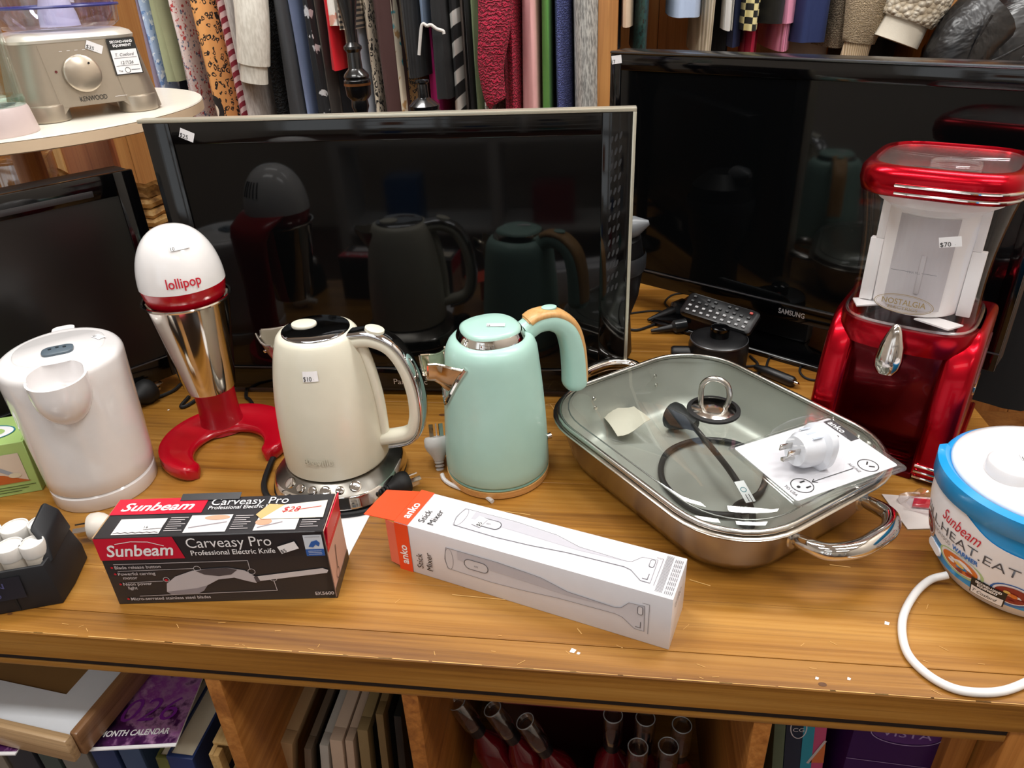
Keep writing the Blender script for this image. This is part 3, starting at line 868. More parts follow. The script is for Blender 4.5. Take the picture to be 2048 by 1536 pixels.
# ================================================================ cream kettle on its steel control base
CRM = M('cream_enamel', '#dcd8c6', .30, coat=.25)
ck = thing('electric_kettle', 'cream kettle with chrome trimmed handle on a steel base with buttons', 'kettle', (-.362, .806, 0), math.radians(176))
ck.scale = (1, 1, 1.04)
BS = M('base_steel', '#8f8b84', .3, 1.0, grain=.05, gscale=300)
MB().loft([sring(.084, .084, 0, 2.6, 56, 0, 0), sring(.086, .086, .003, 2.6, 56), sring(.086, .086, .008, 2.6, 56)]).build('rubber_ring', RUBBER, ck)
MB().loft([sring(.086, .086, .008, 2.6, 56, 0, 0), sring(.087, .087, .010, 2.6, 56), sring(.084, .084, .024, 2.5, 56), sring(.082, .082, .026, 2.5, 56)]).build('base_wall', CHROME, ck)
MB().loft([sring(.082, .082, .026, 2.5, 56), sring(.0705, .0705, .037, 2.2, 56), sring(.068, .068, .038, 2.2, 56)]).build('base_top', BS, ck)
# six round buttons along the front (local +y faces the photographer because the kettle is turned about)
for i, (a, rb) in enumerate(((54, .0085), (69, .0062), (82, .0065), (95, .0075), (109, .006), (124, .0085))):
    th = math.radians(a + 4)
    n = Vector((math.cos(th) * .68, math.sin(th) * .68, .73)).normalized()
    c0 = Vector((.0778 * math.cos(th), .0778 * math.sin(th), .0318))
    m = MB().lathe([(.0, .0025), (rb * .6, .0028), (rb * .85, .0022), (rb, .0), (rb, -.002)], 24)
    m.xf(Matrix.Translation(c0) @ n.to_track_quat('Z', 'Y').to_matrix().to_4x4()); m.build('button', CHROME, ck)
def ckr(z):
    t = min(1, max(0, (z - .040) / .168))
    return .0700 + .002 * t - .0185 * t ** 2.6
rings = [sring(.066, .066, .0395, 2.05, 56), sring(.0695, .0695, .041, 2.05, 56)]
for i in range(13):
    z = .044 + (.203 - .044) * i / 12
    rings.append(sring(ckr(z), ckr(z) * .99, z, 2.05, 56))
rings += [sring(.0528, .0523, .2075, 2.05, 56), sring(.0508, .0503, .2135, 2.05, 56), sring(.0475, .047, .2175, 2.05, 56), sring(.0430, .0425, .2193, 2.05, 56)]
MB().loft(rings).build('body', CRM, ck, angle=60)
MB().loft([sring(.0425, .042, .2185, 2.05, 48), sring(.0422, .0417, .2205, 2.05, 48), sring(.0405, .040, .2212, 2.05, 48), sring(.02, .02, .2222, 2, 48), sring(.001, .001, .2224, 2, 48)]).build('lid', M('black_chrome_lid', '#a3a4a8', .05, 1.0), ck, angle=60)
MB().loft([sring(.0165, .014, .2212, 2, 32, .018, -.006), sring(.016, .0135, .2238, 2, 32, .018, -.006), sring(.012, .010, .2246, 2, 32, .018, -.006)]).build('lid_button', CRM, ck)
# spout at +x
def spout(top, prof, mat, parent, name='spout', nu=14, th=.0015):
    """open channel: prof = list of (r, half_width, z_lip, z_bottom, sharp)"""
    m = MB(); rows = []
    for r, hw, zl, zb, ex in prof:
        row = []
        for j in range(nu + 1):
            s = -1 + 2 * j / nu
            y = hw * math.copysign(abs(s) ** .9, s)
            z = zb + (zl - zb) * abs(s) ** ex
            row.append((r - .004 * (1 - abs(s)) * 0, y, z))
        rows.append(row)
    v = [p for r_ in rows for p in r_]; w = nu + 1
    m.add(v, [(i * w + j, i * w + j + 1, (i + 1) * w + j + 1, (i + 1) * w + j) for i in range(len(rows) - 1) for j in range(nu)])
    for e in (0, nu):
        MB().tube([rw[e] for rw in rows], th * 1.1, 8).build(name + '_lip', mat, parent)
    MB().tube(rows[-1], th * 1.1, 8).build(name + '_lip', mat, parent)
    return m.build(name, mat, parent, thick=th, angle=50)
SPC = M('spout_steel', '#a39c94', .2, 1.0)
spout(None, [(.046, .032, .209, .150, 1.6), (.056, .028, .207, .164, 1.7), (.066, .021, .2075, .178, 1.8), (.074, .013, .2095, .191, 2.0), (.080, .006, .2115, .203, 2.0)], SPC, ck)
MB().lathe([(.0022, 0), (.0022, .0015), (.0, .002)], 10).xf(Matrix.Translation((.060, .0255, .199)) @ Matrix.Rotation(math.radians(-100), 4, 'X')).build('spout_rivet', CHROME, ck)
# handle at -x: cream inner face, chrome outer strip
HP = [(-.047, 0, .208), (-.072, 0, .2105), (-.097, 0, .200), (-.114, 0, .172), (-.1215, 0, .135), (-.119, 0, .100), (-.106, 0, .079), (-.068, 0, .068)]
def strap(path, w_in, half, off, mat, parent, name, sq=2.6, seg=20, taper=None):
    """swept rounded bar; w_in = half thickness in the bend plane, half = half width across, off = shift outwards"""
    P = spline(path, 8); rings = []
    n = len(P)
    for i in range(n):
        a = P[max(0, i - 1)]; b = P[min(n - 1, i + 1)]
        t = (b - a).normalized(); side = Vector((0, 1, 0)); out = side.cross(t)
        k = taper(i / (n - 1)) if taper else 1.0
        c = P[i] + out * off
        ring = []
        for j in range(seg):
            q = 2 * math.pi * j / seg
            cc, ss = math.cos(q), math.sin(q)
            ring.append(c + out * (w_in * k * math.copysign(abs(cc) ** (2 / sq), cc)) + side * (half * k * math.copysign(abs(ss) ** (2 / sq), ss)))
        rings.append(ring)
    return MB().loft(rings).build(name, mat, parent, angle=50)
sgn = 1
strap(HP, .0085, .0125, -.001, CRM, ck, 'handle')
o_test = Vector((0, 1, 0)).cross((Vector(HP[1]) - Vector(HP[0])).normalized())
OUT = 1 if o_test.z > 0 else -1
strap(HP[:-1] + [(-.078, 0, .0705)], .0038, .0132, OUT * .0085, M('handle_chrome', '#c8c9cc', .07, 1.0), ck, 'handle_trim')
m = MB().loft([sring(.0125, .0105, 0, 2, 28), sring(.0122, .0102, .0035, 2, 28), sring(.009, .0075, .0045, 2, 28)])
m.xf(Matrix.Translation((-.078, 0, .2205)) @ Matrix.Rotation(math.radians(-14), 4, 'Y')); m.build('switch_button', CRM, ck)
MB().tube(spline([(-.056, 0, .203), (-.0635, 0, .18), (-.071, 0, .13), (-.072, 0, .068)], 6), .007, 10).build('handle_spine', CRM, ck)
def ckm(a0, z0): return lambda u, v, l=0.0: Vector(((ckr(z0 + v) + .0007 + l) * math.cos(math.radians(a0) + u / .068), (ckr(z0 + v) + .0007 + l) * math.sin(math.radians(a0) + u / .068), z0 + v))
p = Print(ckm(96, .066))
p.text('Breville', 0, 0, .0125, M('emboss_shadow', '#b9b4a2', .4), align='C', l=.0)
p.text('Breville', -.0005, .0005, .0125, CRM, align='C', l=.0005)
p.build('embossed_lettering', ck)
sticker(ck, ckm(90 + 12, .185), .021, .0125, '$10')
cable('thick black cord looping beside the cream kettle base', [(583, 880), (556, 900), (536, 940), (528, 975), (545, 1000), (600, 1010)], .0042, name='cable', cat='cord')
cable('black cord coiled round the front of the cream kettle base', [(795, 985), (780, 1003), (735, 1022), (690, 1030), (640, 1032)], .004, name='cable', cat='cord')
b = at_z(816, 962, .018)
au_plug('black plug with bare pins between the cream and the mint kettle', b, math.radians(-140), RUBBER, s=.85)

# ================================================================ mint kettle with wooden details
MINT = M('mint_matt', '#a9cfc4', .34, coat=.12)
LWOOD = wood('light_bamboo', '#b98548', '#d2a063', '#deb27a', 'Z', 2.0, .45)
LWOODX = wood('light_bamboo_side', '#b98548', '#d2a063', '#deb27a', 'X', 2.0, .45)
mk = thing('electric_kettle', 'mint green kettle with a light wooden handle strip and wooden base', 'kettle', (-.146, .838, 0), math.radians(211))
MB().lathe([(.0665, 0), (.0700, .002), (.0712, .012), (.0, .012)], 64).build('wooden_base', LWOODX, mk)
MB().lathe([(.0, .0125), (.0695, .0125), (.0705, .014), (.0695, .0165), (.0, .0165)], 64).build('base_seam', M('mint_dark', '#7da89c', .4), mk)
def mkr(z):
    t = min(1, max(0, (z - .017) / .178))
    return .0712 - .004 * t - .0085 * t ** 2
prof = [(.0, .0165), (.069, .0165), (.0705, .018)] + [(mkr(.02 + .172 * i / 12), .02 + .172 * i / 12) for i in range(13)] + [(.0572, .197), (.0548, .202), (.051, .2062), (.045, .2090), (.0, .2105)]
MB().lathe(prof, 64).build('body', MINT, mk, angle=60)
MB().loft([sring(.0435, .0435, .2075, 2.25, 56), sring(.0435, .0435, .2105, 2.25, 56), sring(.039, .039, .2185, 2.4, 56), sring(.037, .037, .2185, 2.4, 56)]).build('lid_rim', CHROME, mk, angle=60)
MB().loft([sring(.0375, .0375, .217, 2.5, 56), sring(.037, .037, .2205, 2.5, 56), sring(.033, .033, .2232, 2.4, 56), sring(.018, .018, .2245, 2.2, 56), sring(.001, .001, .2248, 2, 56)]).build('lid', MINT, mk, angle=60)
spout(None, [(.052, .034, .186, .128, 1.2), (.062, .025, .187, .143, 1.3), (.071, .018, .190, .157, 1.6), (.080, .0155, .193, .166, 2.4), (.090, .0155, .195, .170, 3.0)], M('spout_bronze_steel', '#c9bba8', .1, 1.0), mk, th=.0018)
# raised chrome border where the spout meets the wall
bp = []
for j in range(21):
    s = -1 + 2 * j / 20
    y = .0355 * s; z = .126 + (.188 - .126) * abs(s) ** 1.15
    bp.append((math.sqrt(max(0, mkr(z) ** 2 - y * y)) + .0008, y, z))
MB().tube(bp, .0034, 8).build('spout_border', CHROME, mk)
HM = [(-.046, 0, .205), (-.066, 0, .214), (-.088, 0, .212), (-.108, 0, .196), (-.118, 0, .168), (-.122, 0, .13), (-.1225, 0, .098)]
tp_ = lambda t: (1.0 if t < .93 else max(.25, math.sqrt(max(0, 1 - ((t - .93) / .075) ** 2)))) * (1.12 - .12 * math.cos(t * 3))
strap(HM, .0135, .0150, -OUT * .002, MINT, mk, 'handle', 2.4, 24, tp_)
tw = lambda t: (.75 if t < .04 else 1.0) * (1.0 if t < .95 else .55)
strap([(-.054, 0, .2085)] + HM[1:-1] + [(-.1222, 0, .104)], .0062, .0148, OUT * .0088, LWOOD, mk, 'wooden_strip', 2.4, 20, tw)
m = MB().loft([sring(.0105, .008, 0, 2, 28), sring(.0105, .008, .0022, 2, 28), sring(.008, .006, .003, 2, 28)])
m.xf(Matrix.Translation((-.083, 0, .2275)) @ Matrix.Rotation(math.radians(-2), 4, 'Y')); m.build('switch_button', MINT, mk)
sticker(mk, flat((-.004, .010, .2249), (math.cos(math.radians(-28 - 180)), math.sin(math.radians(-28 - 180)) , 0), (-math.sin(math.radians(-28 - 180)), math.cos(math.radians(-28 - 180)), 0)), .023, .0085, '16')
m = MB().lathe([(.004, 0), (.0045, .006), (.0, .008)], 14); m.xf(Matrix.Translation((-.069 * math.cos(.55), .069 * math.sin(.55), .058)) @ Matrix.Rotation(math.radians(-90), 4, 'Y') @ Matrix.Rotation(0, 4, 'X')); m.build('side_stud', CHROME, mk)
WG = M('pale_grey_plastic', '#cfcdcb', .35)
b = at_z(876, 897, .020)
pl = au_plug('pale grey plug standing beside the mint kettle', (b.x, b.y, .040), 0, WG, tilt=math.radians(68), s=1.0)
pl.rotation_euler = (0, math.radians(62), math.radians(-75))
cable('pale grey cord running from the plug round the mint kettle', [(884, 948, .006), (888, 958, .003), (900, 968), (925, 978), (960, 985), (985, 1003)], .003, WG, name='cable', cat='cord')

# ================================================================ red slush machine
CANDY = M('candy_red', '#a80318', .25, .92, coat=.12)
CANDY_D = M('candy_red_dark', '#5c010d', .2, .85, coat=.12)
CLEARP = clear('clear_cup_plastic', (.985, .98, .985, 1), .06, .03)
CLEARR = clear('clear_lid_plastic', (.94, .91, .92, 1), 1.6, .25)
ICE = M('white_bucket_plastic', '#f4f2f2', .4)
ICEG = M('grey_bucket_plastic', '#bdb9bc', .35)
sm = thing('slush_machine', 'retro metallic red slush machine with a clear cup and chrome lever', 'slush machine', (.406, .968, 0), math.radians(-29))
side = [(-.105, 0), (-.108, .012), (-.107, .035), (-.097, .085), (-.086, .135), (-.068, .172), (-.050, .190), (-.030, .197), (.075, .197), (.098, .180), (.108, .10), (.110, 0)]
def wing(x0, x1):
    m = MB()
    m.loft([[(x0, y, z) for y, z in side], [(x1, y, z) for y, z in side]])
    return m
for s in (-1, 1):
    m = wing(.052 if s > 0 else -.089, .092 if s > 0 else -.052)
    o = m.build('side_wing', CANDY, sm, .010, 4, angle=50)
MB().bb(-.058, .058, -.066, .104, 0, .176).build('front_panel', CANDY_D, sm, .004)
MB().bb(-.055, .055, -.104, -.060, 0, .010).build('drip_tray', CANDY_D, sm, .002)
for i in range(5):
    MB().bb(-.045, .045, -.098 + i * .008, -.095 + i * .008, .010, .013).build('tray_rib', CANDY_D, sm, .0008, 1)
MB().bb(.091, .098, -.100, .105, .020, .029).build('side_rail', CANDY, sm, .003)
MB().bb(.091, .0965, -.100, .105, .012, .017).build('side_chrome_strip', M('warm_chrome', '#c9bfae', .18, 1.0), sm, .001)
for i in range(3):
    z = .010 + i * .0085
    MB().tube([(.056, -.1085, z), (.084, -.1085, z), (.091, -.106, z), (.0935, -.095, z)], .0019, 8).build('chrome_stripe', CHROME, sm)
MB().bb(.091, .0945, -.020, .030, .100, .112).build('chrome_clip', CHROME, sm, .001)
MB().loft([[(.0915, y, z) for y, z in ((-.03, .122), (.03, .122), (.045, .165), (-.01, .165))], [(.0940, y, z) for y, z in ((-.03, .122), (.03, .122), (.045, .165), (-.01, .165))]]).build('side_plate', M('dusky_plate', '#9a6a6c', .2, .8), sm)
# collar that holds the cup
MB().loft([sring(.080, .080, .165, 3.4, 56), sring(.084, .084, .185, 3.4, 56), sring(.082, .082, .197, 3.4, 56), sring(.076, .076, .197, 3.4, 56)], True, False).build('cup_collar', CANDY, sm)
def cupr(z):
    t = (z - .185) / .180
    return .0765 + .010 * t ** 2.2 - .004 * math.sin(math.pi * t)
zs = [.185 + .18 * i / 10 for i in range(11)]
MB().loft([sring(cupr(z), cupr(z), z, 3.6, 64) for z in zs], False, False).build('clear_cup', CLEARP, sm, angle=60)
MB().loft([sring(.074, .074, .188, 3.6, 48), sring(.074, .074, .191, 3.6, 48)]).build('cup_floor', clear('clear_floor_plastic', (.93, .88, .9, 1), .5, .06), sm)
MB().tube([(x, y, .2) for x, y, z in sring(.0775, .0775, .2, 3.6, 48)], .0018, 6, True).build('cup_lower_ring', CLEARR, sm)
# ice bucket inside
MB().lathe([(.0, .206), (.052, .206), (.053, .21), (.055, .335), (.066, .343), (.0715, .346), (.0720, .352), (.0715, .3565), (.066, .3575), (.052, .35), (.0, .35)], 48).build('ice_bucket', ICE, sm)
pb = Print(cyl(.0545, .215, math.radians(-90), .0015))
pb.rect(-.034, 0, .034, .118, ICEG, 0, 12); pb.build('bucket_front', sm)
for s in (-1, 1):
    MB().loft([[(s * .050, -.022, z), (s * .066, -.022, z), (s * .066, -.012, z), (s * .050, -.012, z)] for z in (.205, .29)] ).build('paddle_arm', ICE, sm, .001)
    MB().loft([[(s * .050, -.022, z), (s * .060, -.022, z), (s * .060, -.012, z), (s * .050, -.012, z)] for z in (.29, .34)] ).build('paddle_arm', ICE, sm, .001)
for s, a in ((-1, 200), (1, -35)):
    m = MB().loft([[(.030, -.028, -.001), (.072, -.016, -.001), (.070, .010, -.001), (.034, -.002, -.001)], [(.030, -.028, .001), (.072, -.016, .001), (.070, .010, .001), (.034, -.002, .001)]])
    m.xf(Matrix.Translation((0, -.012, .2025)) @ Matrix.Rotation(math.radians(a), 4, 'Z')); m.build('paddle_blade', ICE, sm)
MB().box((.004, -.056, .262), (.006, .003, .05)).build('bucket_rib', ICEG, sm, .0012)
GOLD = M('gold_ink', '#a08a5a', .4, .3)
cf = flat((0, -.0765, .222), (1, 0, 0), (0, -.02, 1), .0018)
p = Print(cf)
p.ring(-.004, .008, .034, .0125, .0008, GOLD); p.ring(-.004, .008, .0318, .0108, .0004, GOLD)
p.text('NOSTALGIA', -.004, .0065, .0105, GOLD, align='C', width=.050, bold=.0001)
p.text('ELECTRICS', -.004, .0005, .0055, GOLD, align='C', width=.034)
p.line([(-.026, .0505), (-.008, .0505)], .0006, GREY_INK); p.line([(.008, .0505), (.024, .0505)], .0006, GREY_INK)
p.text('MAX FILL', -.0005, .0488, .0042, GREY_INK, align='C', width=.014)
p.build('printed_badge', sm)
sticker(sm, flat((.030, -.0855, .318), (1, 0, 0), (0, -.1, 1), .0018), .023, .0125, '$70', math.radians(14))
# lid
MB().loft([sring(.084, .084, .360, 4, 64), sring(.087, .087, .362, 4, 64), sring(.090, .090, .374, 4, 64), sring(.089, .089, .386, 4, 64), sring(.083, .083, .3935, 4, 64), sring(.076, .076, .395, 4, 64), sring(.074, .074, .390, 4, 64), sring(.074, .074, .364, 4, 64)], loop=True).build('lid_frame', CANDY, sm, angle=60)
MB().loft([sring(.0742, .0742, .389, 4, 56), sring(.0742, .0742, .3915, 4, 56)]).build('lid_window', CLEARR, sm)
MB().tube([(.012 + .027 * math.cos(a), -.040 + .022 * math.sin(a), .396) for a in [2 * math.pi * i / 32 for i in range(32)]], .0012, 6, True).build('filler_ring', CLEARP, sm)
MB().loft([sring(.027, .022, .392, 2, 32, .012, -.040), sring(.027, .022, .397, 2, 32, .012, -.040)], False, False).build('filler_cup', CLEARR, sm)
for pts in ([(-.07, .01, .393), (0, .0, .393), (.06, .015, .393)], [(.01, .0, .393), (.015, .04, .393), (.02, .07, .393)]):
    MB().tube(spline(pts, 5), .0014, 6).build('lid_fold', CLEARP, sm)
for z in (.3665, .3755):
    k = .0893 if z < .37 else .0907
    pts = [q for q in sring(k, k, z, 4, 96)]
    sel = [pts[j % 96] for j in range(69, 92)]
    MB().tube(sel, .0019, 8).build('lid_chrome_stripe', CHROME, sm)
MB().loft([rrect(.014, .013, .005, z, 4, .096, .010) for z in (.372, .374, .388, .391)]).build('lid_latch', CANDY, sm)
MB().loft([rrect(.013, .010, .005, z, 4, .092, .020) for z in (.391, .396, .398)]).build('latch_cap', WHITE_PL, sm)
# chrome lever in front
lv = MB().lathe([(.0, -.028), (.010, -.026), (.0155, -.018), (.0165, -.008), (.014, .008), (.009, .022), (.004, .031), (.0, .033)], 32)
lv.xf(Matrix.Translation((-.004, -.094, .170)) @ Matrix.Rotation(math.radians(-10), 4, 'X') @ Matrix.Diagonal((1, .62, 1.12, 1)))
lv.build('lever', M('lever_chrome', '#cfc8c2', .1, 1.0, grain=.15, gscale=220), sm)
MB().tube([(-.004, -.090, .165), (-.004, -.062, .168)], .009, 14).build('tap', CANDY_D, sm)

# leaflet and plastic bag of parts under the machine front
lf = MB(); c_ = [at_z(1763, 990), at_z(1815, 1060), at_z(1895, 1058), at_z(1900, 1000)]
lf.loft([[(p.x, p.y, .0004) for p in c_], [(p.x, p.y, .0016) for p in c_]])
tag(lf.build('leaflet', M('leaflet_paper', '#ddd3cc', .6)), 'folded pale leaflet poking out from under the red slush machine', 'leaflet')
bg = thing('parts_bag', 'small clear bag with a red paper slip on the leaflet by the red slush machine', 'bag', at_z(1855, 1012) + Vector((0, 0, .002)))
g = MB(); rings = []
for i, (rr, z) in enumerate(((1.0, .0), (.98, .006), (.8, .011), (.4, .013))):
    rings.append([(.034 * rr * math.cos(a) * (1 + .12 * math.sin(5 * a + i)), .020 * rr * math.sin(a) * (1 + .15 * math.cos(4 * a)), z + .003 * math.sin(7 * a + i)) for a in [2 * math.pi * j / 28 for j in range(28)]])
g.loft(rings).build('clear_film', clear('crinkled_film', (.93, .92, .93, 1), .9, .15), bg)
MB().loft([[(-.022, -.008, z), (.024, -.012, z), (.020, .006, z), (-.014, .009, z)] for z in (.001, .003)]).build('paper_slip', RED_INK, bg)

# ================================================================ steel pan with glass lid
PANM = M('pan_steel_outside', '#b9b1a6', .2, 1.0, grain=.06, gscale=25)
PANI = M('pan_steel_inside', '#b9bab2', .38, .55, grain=.05, gscale=40)
PX, PY, PR = .138, .833, math.radians(-51.3)
hx, hy = .195, .160
pan = thing('roasting_pan', 'large stainless steel roasting pan with rounded corners and loop handles', 'pan', (PX, PY, 0), PR)
def pr_(ins, z, r=.095): return rrect(hx - ins, hy - ins, max(.03, r - ins * .8), z, 9)
MB().loft([pr_(.055, 0), pr_(.040, .002), pr_(.029, .010), pr_(.0225, .024), pr_(.010, .070), pr_(.008, .0745), pr_(.001, .0765), pr_(0, .0785), pr_(.002, .080), pr_(.009, .0795)], True, False).build('outer_wall', PANM, pan, angle=60)
MB().loft([pr_(.009, .0795), pr_(.011, .074), pr_(.0245, .026), pr_(.031, .013), pr_(.042, .0055), pr_(.058, .004)], False, True).build('inner_wall', PANI, pan, angle=60)
for s in (-1, 1):
    P = [(s * .184, -.058, .058), (s * .196, -.058, .060), (s * .222, -.052, .064), (s * .238, -.028, .067), (s * .241, 0, .068), (s * .238, .028, .067), (s * .222, .052, .064), (s * .196, .058, .060), (s * .184, .058, .058)]
    Q = spline(P, 5); n = len(Q)
    MB().tube(Q, [.0062 + .0042 * math.sin(math.pi * i / (n - 1)) ** .7 for i in range(n)], 14).build('handle', CHROME, pan, angle=70)
    for y in (-.058, .058):
        m = MB().loft([sring(.015, .010, 0, 2, 20), sring(.014, .009, .002, 2, 20)])
        m.xf(Matrix.Translation((s * .1835, y, .058)) @ Matrix.Rotation(s * math.pi / 2, 4, 'Y')); m.build('handle_plate', STEEL, pan)
        for zz in (.050, .064):
            m = MB().lathe([(.0032, 0), (.0028, .0015), (.0, .002)], 10)
            m.xf(Matrix.Translation((s * (.1735 if zz > .06 else .170), y, zz)) @ Matrix.Rotation(-s * math.pi / 2, 4, 'Y')); m.build('rivet', STEEL, pan)
# lid
lid = thing('glass_cover', 'domed glass lid with a steel rim and loop handle on the roasting pan', 'lid', (PX, PY, .0805), PR)
LG = clear('lid_glass', (.93, .96, .95, 1), .30, .012, 1.45)
def lr(ins, z): return rrect(hx - .006 - ins, hy - .006 - ins, max(.02, .09 - ins * .6), z, 9)
MB().loft([lr(.004, .003), lr(.010, .009), lr(.020, .014), lr(.050, .020), lr(.090, .0255), lr(.125, .028)], False, True).build('glass', LG, lid, angle=70)
MB().tube([(x, y, .003) for x, y, z in lr(.002, 0)], .0036, 8, True).build('rim', STEEL, lid, angle=70)
MB().tube([(x, y, .010) for x, y, z in lr(.0125, 0)], .0009, 6, True).build('glass_fold', M('fold_grey', '#8c918d', .2, .8), lid, angle=70)
MB().lathe([(.0315, .0275), (.0335, .0285), (.0335, .0315), (.030, .0325)], 40).build('gasket', RUBBER, lid)
MB().lathe([(.030, .0315), (.026, .0335), (.012, .0375), (.0, .0385)], 40).build('knob_plate', M('knob_steel', '#c9c5bf', .13, 1.0), lid)
ang = math.radians(51.3 - 14)
ux, uy = math.cos(ang), math.sin(ang)
LH = [(-.016, .033), (-.0175, .05), (-.0165, .064), (-.009, .073), (.003, .0745), (.013, .068), (.0175, .055), (.0165, .042), (.013, .0345)]
MB().tube(spline([(u * ux, u * uy, z) for u, z in LH], 6), .0036, 12).build('loop_handle', STEEL, lid)

# cord coiled inside the pan
def in_pan(px, py, z): return at_z(px, py, z)
pc = thing('pan_power_cord', 'black power cord with its plug coiled inside the steel pan under the glass', 'cord', (PX, PY, .006))
org = Vector((PX, PY, .006))
P = [(1378, 842, .022), (1410, 880, .03), (1455, 935, .03), (1490, 990, .022), (1505, 1030, .012), (1497, 1058, .012), (1470, 1015, .006), (1520, 985, .006), (1530, 930, .006), (1480, 890, .006), (1400, 880, .006), (1335, 905, .006), (1325, 960, .006), (1380, 1015, .006), (1450, 1030, .006), (1500, 1020, .008)]
pts = [at_z(a, b, z + .003) - org for a, b, z in P]
MB().tube(spline(pts, 8), .0042, 10).build('cord', RUBBER, pc)
pp = at_z(1340, 828, .026) - org; d = (at_z(1385, 848, .026) - org - pp).normalized()
m = MB().lathe([(.0, 0), (.018, 0), (.0205, .003), (.0205, .012), (.017, .02), (.0105, .034), (.0085, .046), (.0, .046)], 28)
m.xf(Matrix.Translation(pp) @ d.to_track_quat('Z', 'Y').to_matrix().to_4x4()); m.build('plug', RUBBER, pc)
p0 = at_z(1476, 970, .034) - org; p1 = at_z(1500, 1012, .026) - org
dd = (p1 - p0); dn = dd.normalized(); sd = dn.cross(Vector((0, 0, 1))).normalized()
tagp = Print(flat(p0 + Vector((0, 0, .006)), dn, Vector((0, 0, 1)).cross(dn), .0))
tagp.rect(0, -.006, dd.length, .007, WHITE); tagp.ring(.014, 0, .004, .004, .001, M('teal_ink', '#2b7f8a', .5)); tagp.line([(.022, .003), (.034, .003)], .001, INK); tagp.line([(.022, -.001), (.032, -.001)], .001, INK)
tagp.build('cord_label', pc)
sl = MB(); c_ = [at_z(1200, 835, .02) - org, at_z(1268, 815, .03) - org, at_z(1300, 850, .03) - org, at_z(1235, 880, .012) - org]
bf = thing('instruction_leaflet', 'crumpled pale leaflet inside the steel pan beside the plug', 'leaflet', (PX, PY, .006))
n_ = 6; gv = []; gf = []
for i in range(n_ + 1):
    for j in range(n_ + 1):
        u, w = i / n_, j / n_
        q = c_[0] * (1 - u) * (1 - w) + c_[1] * u * (1 - w) + c_[2] * u * w + c_[3] * (1 - u) * w
        gv.append(q + Vector((0, 0, .004 * math.sin(5 * u + 3 * w) + .006)))
for i in range(n_):
    for j in range(n_): gf.append((i * (n_ + 1) + j, (i + 1) * (n_ + 1) + j, (i + 1) * (n_ + 1) + j + 1, i * (n_ + 1) + j + 1))
MB().add(gv, gf).build('sheet', M('leaflet_beige', '#c9c2b2', .6), bf, thick=.0006)

# travel adaptor in its blister pack on the lid
kz = .1035
K = {n: at_z(x, y, kz) for n, (x, y) in dict(l=(1490, 925), t=(1620, 815), r=(1775, 915), b=(1640, 1040)).items()}
uc = ((K['r'] - K['t']) + (K['b'] - K['l'])).normalized(); vc = ((K['t'] - K['l']) + (K['r'] - K['b'])).normalized()
W_ = ((K['r'] - K['t']).length + (K['b'] - K['l']).length) / 2; H_ = ((K['t'] - K['l']).length + (K['r'] - K['b']).length) / 2
cen = (K['l'] + K['t'] + K['r'] + K['b']) / 4
ap = thing('adaptor_pack', 'white travel adaptor in a clear blister pack lying on the glass lid', 'adaptor pack', cen, math.atan2(uc.y, uc.x))
ap.rotation_euler = (0, math.radians(2.5), math.atan2(uc.y, uc.x))
MB().loft([rrect(W_ / 2, H_ / 2, .006, 0, 4), rrect(W_ / 2, H_ / 2, .006, .0012, 4)]).build('clear_edge', clear('pack_film', (.96, .97, .97, 1), .5, .05), ap)
MB().loft([rrect(W_ / 2 - .007, H_ / 2 - .007, .003, .0013, 3, -.002), rrect(W_ / 2 - .007, H_ / 2 - .007, .003, .0020, 3, -.002)]).build('card', M('card_white', '#cfcfd4', .5), ap)
for ins in (.001, .0045):
    MB().tube([(x, y, .0016) for x, y, z in rrect(W_ / 2 - ins, H_ / 2 - ins, .006, 0, 4)], .0008, 6, True).build('moulded_edge', clear('pack_film'), ap)
p = Print(flat((0, 0, .002), (1, 0, 0), (0, 1, 0), .0004))
hw_, hh_ = W_ / 2 - .009, H_ / 2 - .008
p.rect(-hw_, hh_ - .012, -hw_ + .045, hh_ + .0005, M('dark_tab', '#3a3a3d', .5))
p.text('anko', -hw_ + .004, hh_ - .010, .0125, WHITE, bold=.0002)
for i, s in enumerate(('Adaptor', 'Aus/NZ', 'to USA')): p.text(s, -hw_ + .002, hh_ - .022 - i * .0085, .0088, INK, bold=.0002)
for i in range(3): p.line([(-hw_ + .002, hh_ - .046 - i * .003), (-hw_ + .02, hh_ - .046 - i * .003)], .0008, GREY_INK)
p.ring(hw_ - .014, hh_ - .030, .0115, .0115, .0009, INK)
p.line([(hw_ - .019, hh_ - .026), (hw_ - .016, hh_ - .030)], .0016, INK); p.line([(hw_ - .009, hh_ - .026), (hw_ - .012, hh_ - .030)], .0016, INK)
p.text('AUS/NZ', hw_ - .026, hh_ - .049, .005, INK)
p.line([(hw_ - .017, hh_ - .050), (hw_ - .018, -hh_ + .036)], .0009, INK)
p.line([(hw_ - .021, -hh_ + .041), (hw_ - .018, -hh_ + .036), (hw_ - .015, -hh_ + .041)], .0009, INK)
p.ring(hw_ - .018, -hh_ + .022, .0125, .0125, .0009, INK)
p.line([(hw_ - .023, -hh_ + .024), (hw_ - .023, -hh_ + .029)], .002, INK); p.line([(hw_ - .013, -hh_ + .024), (hw_ - .013, -hh_ + .029)], .002, INK); p.ell(hw_ - .018, -hh_ + .017, .002, .0022, INK)
p.text('TO USA', hw_ - .026, -hh_ + .003, .0055, INK); 
p.build('printed_card', ap)
AD = M('adaptor_white', '#dfe3ea', .25, coat=.3)
ax_ = Matrix.Translation((.006, -.002, .0240)) @ Matrix.Rotation(math.radians(84), 4, 'X')
